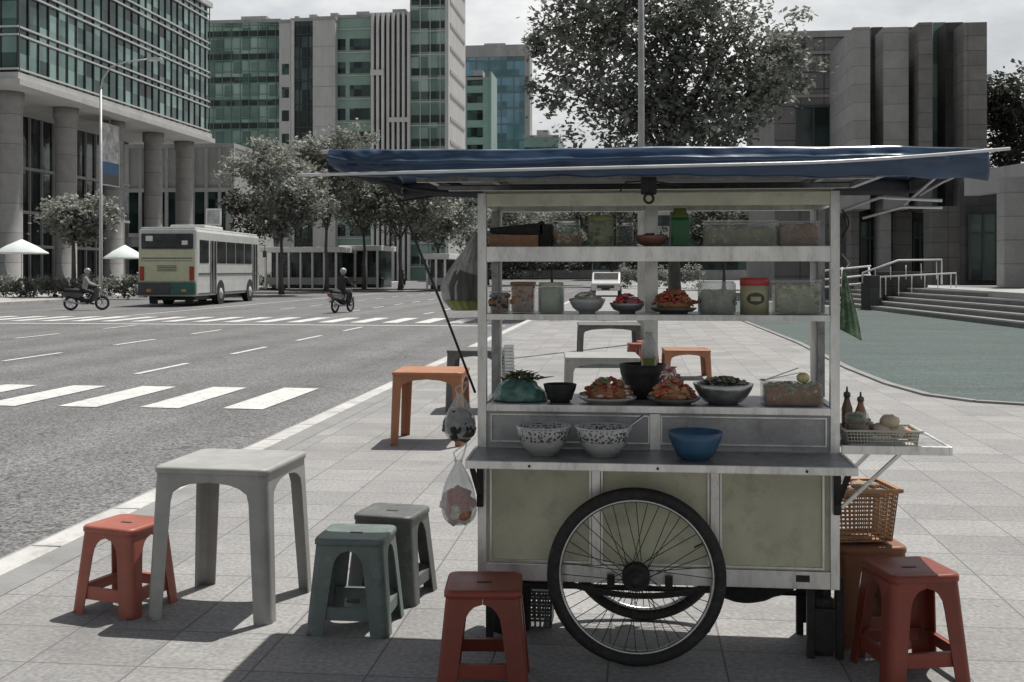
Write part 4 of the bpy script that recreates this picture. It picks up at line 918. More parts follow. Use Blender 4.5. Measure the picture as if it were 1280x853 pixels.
# woven basket on its stool
def lattice(T, name, mt, xt, yt, xb, yb, z0, z1, nz_, nx_, rim=.012, th=.004, holes=True):
    b = MB()
    def ring(z, e=0):
        t = (z - z0) / (z1 - z0); return [( (xb + (xt - xb) * t + e) * i, (yb + (yt - yb) * t + e) * j, z) for i, j in ((-1, -1), (1, -1), (1, 1), (-1, 1))]
    for k in range(nz_ + 1):
        z = z0 + (z1 - z0) * k / nz_; rg = ring(z)
        for i in range(4): b.bar(rg[i], rg[(i + 1) % 4], th, th * 1.1)
    A_, B_ = ring(z0), ring(z1)
    for i in range(4):
        j = (i + 1) % 4
        for k in range(nx_ + 1):
            t = k / nx_; b.bar(Vector(A_[i]).lerp(Vector(A_[j]), t), Vector(B_[i]).lerp(Vector(B_[j]), t), th * .9, th * .9)
    o = b.build('side_mesh', mt, T)
    b = MB(); rg = ring(z1, .008)
    for i in range(4): b.bar(rg[i], rg[(i + 1) % 4], rim * 1.6, rim)
    b.build('rim', mt, T)
    b = MB(); b.box(-xb, xb, -yb, yb, z0 - .004, z0 + .002); b.build('bottom', mt, T); return o
M_wick = mat('basket_plastic', (.32, .17, .08), .5, .25, 18, bump=.2, dirt=.4, dirtcol=(.25, .13, .06))
x, y = CW(1.475, 4.80)
BK = empty('market_basket', (x, y, .411), 'orange brown openwork basket standing on the stool beside the cart', 'basket', None, TH + R(4))
lattice(BK, 'x', M_wick, .135, .12, .115, .10, .012, .225, 12, 13, .014, .0048)
b = MB()
for k in range(5): b.bar((-.115, -.09 + k * .045, .012), (.115, -.09 + k * .045, .012), .012, .004)
b.build('base_ribs', M_wick, BK)
M_pap = mat('brown_paper', (.33, .24, .17), .8, .3, 30, bump=.6, dirt=.6, dirtcol=(.5, .45, .4))
b = MB(); random.seed(4)
for k in range(26): b.blob((random.uniform(-.09, .09), random.uniform(-.08, .08), .19 + random.uniform(0, .035)), .024, (1.3, 1, .7), .4, 3, 2, k)
o = b.build('wrapped_packets', [M_pap], None, loc=(x, y, .411), rz=TH + R(4)); tag(o, 'heap of crumpled brown packets filling the orange basket', 'packets')
# ================================================================== THE CART
CY = 4.53; RY = 4.99; XL = -.643; XR = .799; ZC = .838
K = empty('food_cart', (.078, 4.75, 0), 'metal street food cart with glassless shelves, cream panels, big spoked wheels and blue awning', 'food cart')
def part(mb, name, m, parent=None, label=None):
    o = mb.build(name, m, parent or K); o.location = -K.location if parent is None else (0, 0, 0)
    if label: o['label'] = label
    return o
pw = .036
z = lambda py, Y=CY, px=823: ZA(px, py, Y)
zb = z(731); ztop = z(240)
for (x, y0) in ((XL, CY), (XR - pw, CY), (XL + .01, RY - pw), (XR - pw - .01, RY - pw)):
    b = MB(); b.box(x, x + pw, y0, y0 + pw, zb - .001, ztop, bev=.002); part(b, 'post', M_alu)
# rails: top beam, upper shelf beam
def rail(y0, y1, za, zb_, nm='rail', m=M_alu, x0=XL + pw + .001, x1=XR - pw - .001, bev=.002):
    b = MB(); b.box(x0, x1, y0, y1, za, zb_, bev=bev); return part(b, nm, m)
M_cream = mat('cream_paint_rail', (.56, .56, .44), .5, .2, 4, metal=.15, bump=.1, dirt=.5, dirtcol=(.22, .21, .17))
rail(CY - .004, CY + .03, z(257), z(241), m=M_cream); rail(RY - .03, RY, z(257), z(241))
for xx in (XL, XR - pw):
    for zz0, zz1 in ((z(257), z(241)), (z(327), z(309)), (z(402), z(394)), (z(517), z(508))):
        b = MB(); b.box(xx + .004, xx + pw - .004, CY + pw + .001, RY - pw - .001, zz0, zz1); part(b, 'rail', M_alu)
Z1 = z(308); Z2 = z(393.5); Z3 = z(508)
rail(CY - .005, CY + .035, z(327), Z1, m=M_alu); rail(RY - .035, RY, z(322), Z1 - .004)
b = MB(); b.box(XL + pw, XR - pw, CY + .036, RY - .036, Z1 - .014, Z1 - .004); part(b, 'shelf', M_aludark)
rail(CY - .004, CY + .03, z(401), Z2); rail(RY - .03, RY, z(402), Z2 - .003)
b = MB(); b.box(XL + pw, XR - pw, CY + .031, RY - .031, Z2 - .012, Z2 - .003); part(b, 'shelf', M_aludark)
rail(CY - .006, CY + .03, z(517), Z3); rail(RY - .03, RY, z(515), Z3 - .003)
b = MB(); b.box(XL + pw, XR - pw, CY + .031, RY - .031, Z3 - .014, Z3 - .004); part(b, 'shelf', M_aludark)
# centre rear post and inner slim posts
b = MB(); b.box(XA(806, RY), XA(822, RY), RY - .07, RY - .037, ZC, ztop, bev=.002); part(b, 'post', M_alu)
for px in (613, 1020):
    b = MB(); xx = XA(px + 6, RY - .05); b.box(xx - .014, xx + .014, RY - .07, RY - .042, Z3, ztop - .05, bev=.001); part(b, 'inner_post', M_aludark)
# drawer-band panel between counter and lowest shelf
zc = ZC
b = MB(); b.box(XL + pw, XR - pw, CY + .012, CY + .018, zc + .002, z(517.5)); part(b, 'back_panel', M_panelgrey)
b = MB()
for a, c_ in ((613, 812), (826, 1034)):
    x0, x1 = XA(a, CY), XA(c_, CY); za, zb2 = z(556), z(520)
    b.box(x0, x1, CY + .004, CY + .0115, zb2 - .006, zb2); b.box(x0, x1, CY + .004, CY + .0115, za, za + .006); b.box(x0, x0 + .006, CY + .004, CY + .0115, za + .006, zb2 - .006); b.box(x1 - .006, x1, CY + .004, CY + .0115, za + .006, zb2 - .006)
b.box(XA(812.5, CY), XA(825.5, CY), CY + .0, CY + .0115, zc + .002, z(518)); part(b, 'panel_trim', M_alu)
# counter
FY = 4.19
xl_, xr_ = XA(583, FY), XA(1071, FY)
b = MB(); b.prism([(xl_, FY), (xr_, FY), (XR + .004, CY - .001), (XL - .004, CY - .001)], 'Z', zc - .006, zc); b.box(XL + .01, XR - .01, CY + .0195, RY - .05, zc - .01, zc); part(b, 'counter', M_aludark)
b = MB(); b.box(xl_ - .004, xr_ + .004, FY - .014, FY - .0005, zc - .026, zc + .004, bev=.003); b.bar((xl_, FY, zc - .006), (XL - .004, CY, zc - .006), .01, .02); b.bar((xr_, FY, zc - .006), (XR + .004, CY, zc - .006), .01, .02); part(b, 'counter_edge', M_alu)
b = MB()
for px in (662, 822, 1008): b.lathe([(.005, -.004), (.005, 0)], (XA(px, FY), FY - .014, zc - .012), 10, 'Y')
part(b, 'rivet', M_iron)
for sx, x0, x1 in ((-1, XL + .02, XL + .012), (1, XR - .02, XR - .012)):
    b = MB(); b.bar((x0, FY + .02, zc - .012), (x1, CY - .012, zc - .20), .02, .01); b.bar((x1, CY - .012, zc - .03), (x1, CY - .012, zc - .24), .026, .02); part(b, 'counter_bracket', M_iron)
# lower cabinet
zf = z(709.5)
b = MB(); b.box(XL + pw, XR - pw, CY + .014, CY + .02, zf, zc - .012); part(b, 'front_panel', M_panel)
b = MB(); b.box(XL + .01, XR - .01, RY - .06, RY - .052, zf, zc - .012); b.box(XL + .008, XL + .013, CY + pw + .002, RY - .062, zf, zc - .012); b.box(XR - .013, XR - .008, CY + pw + .002, RY - .062, zf, zc - .012); part(b, 'side_panel', M_panel)
b = MB(); b.box(XL + pw + .001, XR - pw - .001, CY - .002, CY + .03, zb, zf, bev=.002); b.box(XL + .01, XR - .01, RY - .055, RY - .02, zb, zf); b.box(XL + .012, XR - .012, CY + .031, RY - .056, zb + .02, zb + .03); part(b, 'bottom_rail', M_alu)
b = MB(); z0 = zf + .006
for a, c_ in ((612, 739), (751, 887), (900, 1031)):
    x0, x1 = XA(a, CY), XA(c_, CY); zt2 = zc - .016
    for q in ((x0, x0 + .008, z0, zt2), (x1 - .008, x1, z0, zt2), (x0 + .008, x1 - .008, z0, z0 + .008), (x0 + .008, x1 - .008, zt2 - .008, zt2)): b.box(q[0], q[1], CY + .006, CY + .0138, q[2], q[3])
for a, c_ in ((740, 750), (888.5, 899)): b.box(XA(a, CY), XA(c_, CY), CY + .001, CY + .0138, z0 - .004, zc - .012)
part(b, 'panel_trim', M_alu)
# folding legs and hitch
M_leg = M_iron
for xq, w_, yq in ((XL + .02, .03, CY + .1), (XL + .05, .03, RY - .1)):
    b = MB(); b.box(xq, xq + w_, yq, yq + .03, .0, zb + .02, bev=.003); part(b, 'leg', M_leg)
lx = XA(1008, 4.62)
for dx in (0, .115):
    for yq in (4.60, 4.9):
        b = MB(); b.box(lx + dx, lx + dx + .03, yq, yq + .03, 0, zb + .02, bev=.003); part(b, 'leg', M_leg)
b = MB(); b.box(lx + .031, lx + .114, 4.605, 4.62, .03, .2); part(b, 'leg_plate', M_leg)
b = MB(); b.box(lx + .031, lx + .114, 4.905, 4.92, .05, .24); part(b, 'leg_plate', M_leg)
b = MB(); b.tube([(XL + .03, 4.75, .22), (XR - .03, 4.75, .22)], .012); b.bar((XL + .1, 4.75, .22), (XL + .1, 4.75, zb + .02), .02); b.bar((XR - .2, 4.75, .22), (XR - .2, 4.75, zb + .02), .02)
part(b, 'under_frame', M_leg)
# wheels
def wheel(x, y, R_=.352):
    o = MB(); o.torus((0, 0, 0), R_ - .024, .024, 'Y', 96, 14, .95)
    W_ = o.build('wheel', M_black, K); W_.location = Vector((x, y, R_)) - K.location
    b = MB(); b.torus((0, 0, 0), R_ - .051, .0085, 'Y', 80, 8, 1.7); b.build('rim', M_steel, W_)
    b = MB(); b.lathe([(.012, -.062), (.03, -.055), (.036, -.03), (.036, .03), (.03, .055), (.012, .062)], (0, 0, 0), 24, 'Y'); b.lathe([(.052, -.026), (.055, -.022), (.052, -.018)], (0, 0, 0), 24, 'Y'); b.lathe([(.052, .018), (.055, .022), (.052, .026)], (0, 0, 0), 24, 'Y')
    b.blob((0, -.07, 0), .022, (1, .8, 1), .15, 2, 2); b.build('hub', M_black, W_)
    b = MB(); n = 40
    for k in range(n):
        s = -1 if k % 2 else 1; a0 = 2 * PI * k / n; a1 = a0 + (R(26) if k % 4 < 2 else -R(26)); rr = .05
        b.tube([(rr * math.cos(a1), s * .024, rr * math.sin(a1)), ((R_ - .055) * math.cos(a0), s * .004, (R_ - .055) * math.sin(a0))], .0017, 5, False)
    s_ = b.build('spokes', M_iron, W_)
    b = MB(); a = R(205); b.tube([((R_ - .05) * math.cos(R(28)), .0, (R_ - .05) * math.sin(R(28))), ((R_ - .095) * math.cos(R(28)), 0, (R_ - .095) * math.sin(R(28)))], .004, 6); b.build('valve', M_iron, W_)
wheel(.0, 4.443); wheel(.035, 5.03)
b = MB(); b.tube([(.0, 4.38, .352), (.03, 5.07, .352)], .011, 10)
for xx in (-.10, .13): b.bar((xx, 4.50, .29), (xx, 4.50, .34), .03, .02)
part(b, 'axle', M_iron)
for yq in (4.53, 4.95):
    b = MB()
    pts = [(-.33 + .68 * t, yq + .02, .30 - .055 * math.sin(PI * t)) for t in [i / 12 for i in range(13)]]
    for p, q in zip(pts, pts[1:]): b.bar(p, q, .04, .014)
    part(b, 'leaf_spring', M_iron)
# awning: frame rails + tarp with a rolled front hem
M_tarp = mat('blue_tarp', (.024, .055, .11), .3, .55, 3.0, bump=.25, bscale=14, dirt=.35, dirtcol=(.09, .14, .2), coat=.15, stretch=(.5, 1, 2), rnd=0)
M_tarpu = mat('tarp_underside', (.05, .055, .065), .7, .3, 3, bump=.3, bscale=12, rnd=0)
AY0, AY1 = 4.08, 5.42; AX0, AX1 = -1.14, 1.27
def hz(x):  # height of the awning front edge along x
    t = (x - AX0) / (AX1 - AX0); return 2.004 - .008 * t + .0022 * math.sin(x * 5 + 1) + .0012 * math.sin(x * 17)
def topfn(u, v):
    x = AX0 + (AX1 - AX0) * u; y = AY0 + (AY1 - AY0) * v
    if u > .86: y0_ = AY0 + (u - .86) * 1.1; y = y0_ + (AY1 - y0_) * v
    zz = hz(x) + .012 * math.sin(PI * v) + .012 * noise.noise(Vector((x * 2.3, y * 2.5, 0))) * min(1, v * 6) - .03 * max(0, abs(u - .5) - .44) / .06 * .5
    return (x, y, zz)
b = MB(); b.grid(topfn, 90, 26)
def hem(u, v):
    x = AX0 + (AX1 - AX0) * u; k = 1.0
    y = AY0 + (max(0, u - .86) * 1.1); drop = (.098 + .006 * u + .012 * noise.noise(Vector((x * 4, 1, 5))) + .02 * max(0, u - .62)) * (1 - max(0, .03 - u) * 14)
    bulge = .020 * math.sin(PI * v) + .005 * noise.noise(Vector((x * 3.2, v * 2.5, 3))) + .003 * noise.noise(Vector((x * 14, v * 3, 3))) + .014 * math.exp(-((v - .52 + .16 * u) / .06) ** 2) * (1 if u < .93 else .3)
    crumple = .02 * noise.noise(Vector((x * 16, v * 4, 9))) * max(0, 1 - abs(x + .98) / .2)
    return (x, y - bulge - crumple + .0, hz(x) + .002 - drop * v - .002 * math.sin(x * 31) * v)
b.grid(hem, 220, 16)
b.mi = 1
def side(sx):
    def f(u, v):
        x = AX0 if sx < 0 else AX1; y = AY0 + (AY1 - AY0) * u + (0 if sx < 0 else .154 * (1 - u)); return (x + sx * .01 * math.sin(PI * v), y, topfn(0 if sx < 0 else 1, u)[2] - .07 * v + .012 * noise.noise(Vector((y * 6, v, 2))) * v)
    return f
b.grid(side(-1), 30, 3)
b.grid(side(1), 30, 3)
def back(u, v): x = AX0 + (AX1 - AX0) * u; return (x, AY1 + .01 * v, topfn(u, 1)[2] - .08 * v)
b.grid(back, 40, 3)
CAN = part(b, 'awning', [M_tarp, M_tarpu], None, 'blue tarpaulin awning with rolled front hem'); k = CAN.modifiers.new('s', 'SOLIDIFY'); k.thickness = .003
M_pole = mat('pole_white', (.62, .63, .64), .3, .1, 6, metal=.3, bump=.05)
def wl(px, py, Y): return (XA(px, Y), Y, ZA(px, py, Y))
pts = []
for k in range(41):
    px = 372 + (1262 - 372) * k / 40; py = 219 - 15 * (px - 372) / 628 if px < 1000 else 204 - 18 * ((px - 1000) / 262) ** 1.3
    X = XA(px, 4.05); u_ = (X - AX0) / (AX1 - AX0); yq = AY0 + max(0, u_ - .86) * 1.1 - .047; pts.append(wl(px, py, yq))
b = MB(); b.tube(pts, .006, 8); part(b, 'hem_rod', M_pole)
b = MB(); b.tube([(AX0 - .03, AY0 + .015, hz(AX0) - .002), (AX1 + .02, AY0 + .15, hz(AX1) - .004)], .008, 8); part(b, 'front_pole', M_pole)
b = MB(); zr = 1.918
b.box(AX0 + .25, AX1 - .35, CY - .04, CY - .01, zr, zr + .022, bev=.002); b.box(AX0 + .25, AX1 - .35, RY, RY + .03, zr, zr + .022, bev=.002)
for xx in (-.9, XL + .02, .078, XR - .04, .98): b.box(xx, xx + .028, AY0 + .05, AY1 - .08, zr + .023, zr + .045, bev=.002)
part(b, 'awning_frame', M_aludark)
b = MB(); b.box(XL + .02, XR - .02, CY + .02, RY - .02, ztop + .001, ztop + .010); part(b, 'top_board', M_panel)
b = MB(); b.box(AX0 + .33, AX1 - .2, CY - .3, RY + .25, zr + .046, zr + .054); part(b, 'awning_board', M_tarpu)
# strut left of the cart
b = MB(); b.tube([wl(480, 227, 4.2), wl(498, 252, 4.3), wl(503, 262, 4.31), wl(551, 378, 4.4), wl(594, 491, 4.5)], .0052, 8); part(b, 'strut', M_iron)
b = MB(); b.tube([wl(480, 227, 4.2), wl(512, 236, 4.3), wl(560, 240, 4.4)], .006); b.tube([wl(498, 252, 4.3), wl(540, 246, 4.45)], .004); part(b, 'strut_joint', M_iron)
# folded struts under the right end of the awning
b = MB(); b.tube([wl(1055, 262, 4.5), wl(1100, 247, 4.4), wl(1178, 251, 4.35)], .006); b.tube([wl(1078, 273, 4.5), wl(1128, 259, 4.45), wl(1178, 260, 4.4)], .005); b.tube([wl(1130, 256, 4.4), wl(1170, 222, 4.3), wl(1232, 190, 4.22)], .005); b.tube([wl(1150, 244, 4.38), wl(1182, 226, 4.3), wl(1240, 203, 4.25)], .004); part(b, 'side_strut', M_pole)
# cable loops by the right post
b = MB(); pts = [wl(1052 + 9 * math.sin(t / 10 * PI), 262 + 34 * (t / 10), 4.5) for t in range(11)]; b.tube(pts, .0035, 6); pts = [wl(1053 + 5 * math.sin(t / 10 * PI), 268 + 30 * (t / 10), 4.49) for t in range(11)]; b.tube(pts, .003, 6); part(b, 'cable', M_iron)
# power lamp fitting hanging at centre top
b = MB(); xx = XA(811, 4.3); b.box(xx - .03, xx + .03, 4.28, 4.34, ZA(811, 243, 4.3), ZA(811, 222, 4.3), bev=.006); b.torus((xx, 4.27, ZA(811, 249, 4.3)), .017, .005, 'Y', 20, 8); b.tube([wl(775, 240, 4.3), wl(782, 228, 4.3), wl(811, 226, 4.3), wl(850, 232, 4.35)], .003); part(b, 'lamp_fitting', M_iron)
# side shelf
SX1 = 1.21; zs = .868
b = MB(); b.box(XR + .004, SX1, 4.53, 4.90, zs - .004, zs); part(b, 'side_shelf', M_aludark)
b = MB(); b.box(XR + .004, SX1, 4.515, 4.5295, zs - .03, zs + .004, bev=.002); b.box(SX1 + .0005, SX1 + .014, 4.515, 4.915, zs - .03, zs + .004, bev=.002); b.box(XR + .004, SX1, 4.9005, 4.915, zs - .03, zs + .004, bev=.002); part(b, 'side_shelf_edge', M_alu)
b = MB(); b.bar((SX1 - .18, 4.54, zs - .03), (XR + .012, 4.56, zs - .25), .022, .012); b.bar((SX1 - .18, 4.88, zs - .03), (XR + .012, 4.86, zs - .25), .022, .012); part(b, 'side_bracket', M_alu)
# small print plate on lower right rail (weathered metal tab)
b = MB(); b.box(XA(995, CY), XA(1012, CY), CY - .006, CY - .0025, z(722), z(714)); part(b, 'latch', M_iron)

# ================================================================== THINGS ON AND IN THE CART
SH = {1: Z1 - .0035, 2: Z2 - .0025, 3: Z3 - .0035}
def spot(px, Y, sh): return Vector((XA(px, Y), Y, SH[sh] if sh in SH else sh))
def sz(px_w, Y=4.72): return px_w / (1400 / Y) * 1.0
def food_mat(n, c, var=.35): return mat(n, tuple(min(.85, q * 1.25) for q in c), .5, var, 40, bump=.5, bscale=90, dirt=.4, dirtcol=tuple(q * .35 for q in c), rnd=.05)
F_br = food_mat('brown_snack', (.27, .13, .065)); F_dk = food_mat('dark_food', (.05, .042, .035)); F_gr = food_mat('green_leaf_food', (.13, .16, .06)); F_ol = food_mat('olive_food', (.28, .30, .16))
F_rd = food_mat('red_chilli', (.35, .045, .035)); F_or = food_mat('orange_fry', (.36, .19, .10)); F_pk = food_mat('pink_food', (.36, .12, .14)); F_pale = food_mat('pale_food', (.5, .47, .40)); F_yl = food_mat('yellow_food', (.5, .45, .22))
def heap(name, label, cat, p, rx, ry, h, mats, n, s, seed, parent=None, shape=(1, .8, .6)):
    rd = random.Random(seed); b = MB()
    b.mi = 0; b.blob((0, 0, h * .18), 1, (rx * .88, ry * .88, h * .5), .12, 3, 2, seed)
    for k in range(n):
        a = rd.random() * 6.28; q = rd.random() ** .5; b.mi = rd.randrange(len(mats))
        zz = h * (1 - q * q) * .75 + h * .15
        b.blob((rx * q * math.cos(a), ry * q * math.sin(a), zz), s * (.6 + .8 * rd.random()), (shape[0] * rd.uniform(.6, 1.3), shape[1] * rd.uniform(.6, 1.3), shape[2] * rd.uniform(.7, 1.2)), .45, 3.5, 1, k + seed)
    o = b.build(name, mats, parent, loc=tuple(p))
    if not parent: tag(o, label, cat)
    return o
def strips(name, label, cat, p, rx, ry, h, m, n, r, L, seed):
    rd = random.Random(seed); b = MB()
    b.blob((0, 0, h * .2), 1, (rx * .9, ry * .9, h * .4), .1, 3, 2, seed)
    for k in range(n):
        a = rd.random() * 6.28; q = rd.random() ** .5; c = Vector((rx * q * math.cos(a), ry * q * math.sin(a), h * (.25 + .7 * (1 - q * q)) )); d = Vector((rd.gauss(0, 1), rd.gauss(0, 1), rd.gauss(0, .35))).normalized() * L * rd.uniform(.5, 1)
        b.mi = rd.randrange(len(m)); b.tube([c - d * .5, c + Vector((rd.gauss(0, .3), rd.gauss(0, .3), .35)) * L * .3, c + d * .5], [r, r * 1.1, r * .5], 5)
    return tag(b.build(name, m, None, loc=tuple(p)), label, cat)
def bowl(name, label, cat, p, r, h, m, foot=.45, inner=None, wob=0, n=40):
    b = MB(); t = .006
    out_ = [(r * foot, 0), (r * foot, .008), (r * (foot + .12), .011), (r * .78, h * .38), (r * .93, h * .72), (r, h)]
    inn = [(r - t * .6, h + .001), (r * .93 - t, h * .72), (r * .78 - t, h * .4), (r * (foot + .1), .02), (.004, .018)]
    b.lathe([(.004, .002)] + out_ + inn, (0, 0, 0), n, wob=wob)
    o = b.build(name, m, None, loc=tuple(p)); return tag(o, label, cat)
def jar(name, label, cat, p, r, h, contents, fill=.8, lid=None, lidh=.02, square=False, m=None, sx=1.0, crumbs=True):
    T = empty(name, tuple(p), label, cat); m = m or M_glassy
    def shell(rr, z0, z1, mm, nm, b=None, bev=.01):
        b = b or MB()
        if square: b.box(-rr * sx, rr * sx, -rr, rr, z0, z1, bev=bev)
        else: b.lathe([(rr * .9, z0), (rr, z0 + .01), (rr, z1 - .012), (rr * .88, z1)], n=32)
        return b.build(nm, mm, T)
    shell(r, 0, h, m, 'wall')
    if contents:
        b = MB(); rd = random.Random(int(p[0] * 991)); q = r * .93; hh = h * fill
        if square: b.box(-q * sx, q * sx, -q, q, .004, hh * .93, bev=.012)
        else: b.lathe([(q * .88, .004), (q, .012), (q, hh * .9), (q * .6, hh * .95)], n=28)
        if crumbs:
            for k in range(60):
                b.mi = rd.randrange(len(contents)); a = rd.random() * 6.28
                if square: c = (rd.uniform(-q * sx, q * sx) * .93, -q * rd.uniform(.9, .97) if k % 2 else rd.uniform(-q, q) * .9, rd.uniform(.02, hh * .95) if k % 2 else hh * .95)
                else: c = (q * .93 * math.cos(a), q * .93 * math.sin(a), rd.uniform(.02, hh * .95))
                b.blob(c, .012 * rd.uniform(.6, 1.2), (1.2, .6, .9), .4, 3, 1, k)
        b.build('contents', contents, T)
    if lid:
        b = MB()
        if square: b.box(-(r * sx + .004), r * sx + .004, -(r + .004), r + .004, h + .0005, h + lidh, bev=.004)
        else: b.lathe([(r * .93, h - .004), (r * .95, h - .003), (r * .95, h + lidh - .003), (r * .9, h + lidh), (.003, h + lidh)], n=32)
        b.build('lid', lid, T)
    return T
# ---- shelf 1 (top), left to right
p = spot(644, 4.72, 1); s = sz(62)
T = empty('snack_box', tuple(p), 'brown snack box with raised black lid at the left end of the top shelf', 'box')
b = MB(); b.box(-s / 2, s / 2, -.07, .07, 0, .055, bev=.004); b.build('wall', food_mat('brown_card', (.30, .165, .09), .2), T)
b = MB(); b.prism([(-.10, .085), (.10, .105), (.12, .115), (.12, .057), (-.1, .062)], 'Y', -.06, .075); b.build('lid', M_black, T)
b = MB(); b.box(s / 2 + .002, s / 2 + .055, -.06, .06, 0, .10, bev=.004); b.build('side_case', M_black, T)
jar('glass_jar', 'squat glass jar of tan biscuits with a metal lid on the top shelf', 'jar', spot(709, 4.7, 1), sz(17), .105, [F_or, F_pale], .6, M_steel, .015)
jar('plastic_jar', 'tall olive green jar on the top shelf', 'jar', spot(751, 4.7, 1), sz(16), .115, [F_ol, F_gr], .97, mat('green_lid', (.20, .24, .10), .4, .1, 9), .02)
jar('glass_jar', 'clear empty jar left of the centre post on the top shelf', 'jar', spot(781, 4.76, 1), sz(11), .10, None, 0, M_steel, .012)
bw = bowl('food_bowl', 'brown and pink bowl in front of the centre post on the top shelf', 'bowl', spot(814, 4.66, 1), sz(21, 4.66), .05, mat('brown_bowl', (.24, .12, .09), .4, .2, 8))
heap('chilli_paste', 'dark red heap in the brown bowl on the top shelf', 'food', spot(814, 4.66, 1) + Vector((0, 0, .03)), sz(17, 4.66), .05, .03, [F_rd, F_dk], 26, .010, 5)
p = spot(850, 4.72, 1); T = empty('green_bottle', tuple(p), 'bright green square bottle reaching the top rail right of the centre post', 'bottle')
b = MB(); b.box(-.04, .04, -.035, .035, 0, .125, bev=.012); b.build('body', mat('green_plastic', (.02, .16, .05), .3, .2, 6, bump=.05), T)
b = MB(); b.lathe([(.04, .125), (.038, .135), (.028, .15), (.026, .165), (.004, .165)], n=24); b.build('cap', mat('olive_cap', (.15, .18, .06), .4, .1, 9), T)
jar('plastic_tub', 'wide clear tub of pale green crackers on the top shelf', 'tub', spot(924, 4.72, 1), .062, .10, [F_ol, F_pale], .85, M_clear, .012, True, M_clear, sx=2.35)
jar('plastic_tub', 'clear tub of brown crackers at the right end of the top shelf', 'tub', spot(997, 4.72, 1), .06, .10, [F_br, F_or], .92, M_clear, .008, True, M_clear, sx=1.35)
# ---- shelf 2
jar('plastic_tub', 'low tub of brown crumbs at the left end of the middle shelf', 'tub', spot(625, 4.7, 2), .038, .085, [F_br, F_dk], .9, M_clear, .008, True, M_clear, sx=1)
jar('plastic_jar', 'square jar of dark brown snacks on the middle shelf', 'jar', spot(654, 4.7, 2), .046, .118, [F_br], .96, mat('brown_lid', (.2, .1, .05), .45, .2, 9), .014, True, M_clear)
jar('plastic_tub', 'pale green plastic tub on the middle shelf', 'tub', spot(689, 4.7, 2), .055, .118, [mat('pale_green_plastic', (.38, .43, .30), .5, .1, 9, bump=.05)], .98, mat('pale_green_lid', (.40, .45, .32), .4, .1, 9), .012, False, M_clear, crumbs=False)
bw = bowl('glass_bowl', 'clear glass bowl of pale slices on the middle shelf', 'bowl', spot(734, 4.68, 2), sz(23, 4.68), .062, mat('milky_glass', (.34, .35, .35), .15, .15, 8, bump=0, coat=.5))
heap('pale_slices', 'heaped pale slices in the clear glass bowl', 'food', spot(734, 4.68, 2) + Vector((0, 0, .05)), sz(19, 4.68), .06, .042, [F_pale, mat('grey_food', (.33, .33, .31), .5, .3, 30, bump=.4)], 40, .013, 8)
bowl('food_bowl', 'grey bowl with dark red topping on the middle shelf', 'bowl', spot(784, 4.68, 2), sz(22, 4.68), .045, M_aludark)
heap('red_topping', 'dark red pickles heaped in the grey bowl of the middle shelf', 'food', spot(784, 4.68, 2) + Vector((0, 0, .035)), sz(18, 4.68), .055, .05, [F_pk, F_rd, F_dk], 46, .011, 9)
bowl('snack_plate', 'shallow pale plate right of the centre post on the middle shelf', 'plate', spot(842, 4.68, 2), sz(29, 4.68), .025, M_greyp, .6)
strips('fried_strips', 'orange brown fried strips piled on the shallow plate of the middle shelf', 'food', spot(842, 4.68, 2) + Vector((0, 0, .022)), sz(25, 4.68), .065, .075, [F_br, F_or, F_rd], 90, .006, .05, 10)
jar('plastic_bag', 'round film wrapped bag of green leaves on the middle shelf', 'bag', spot(896, 4.69, 2), sz(23), .135, [F_gr, F_dk, F_ol], .75, None, 0, False, M_film)
p = spot(943, 4.68, 2); T = empty('food_can', tuple(p), 'printed can with red rim and a dark oval emblem on the middle shelf', 'can')
b = MB(); b.lathe([(.058, 0), (.058, .14)], n=32); b.build('body', mat('can_label_cream', (.42, .41, .27), .45, .15, 12, bump=.05, dirt=.4, dirtcol=(.25, .22, .12)), T)
b = MB(); b.lathe([(.0595, .118), (.0595, .148), (.055, .15), (.003, .15)], n=32); b.build('lid', mat('can_red', (.42, .06, .06), .4, .15, 9), T)
b = MB()
b.grid(lambda u, v: (.0592 * math.sin((u - .5) * 1.3 * math.sqrt(max(.02, 1 - (2 * v - 1) ** 2))), -.0592 * math.cos((u - .5) * 1.3 * math.sqrt(max(.02, 1 - (2 * v - 1) ** 2))), .04 + .05 * v), 10, 8); b.build('emblem', mat('emblem_dark', (.06, .07, .04), .5, .2, 9), T)
b = MB(); b.grid(lambda u, v: (.0598 * math.sin((u - .5) * .7), -.0598 * math.cos((u - .5) * .7), .055 + .018 * v), 8, 2); b.build('emblem_centre', mat('emblem_pale', (.45, .42, .3), .5, .2, 9), T)
jar('plastic_tub', 'clear box of pale green snacks at the right end of the middle shelf', 'tub', spot(995, 4.7, 2), .066, .13, [F_ol, F_yl, F_gr], .9, M_clear, .012, True, M_clear, sx=1.38)
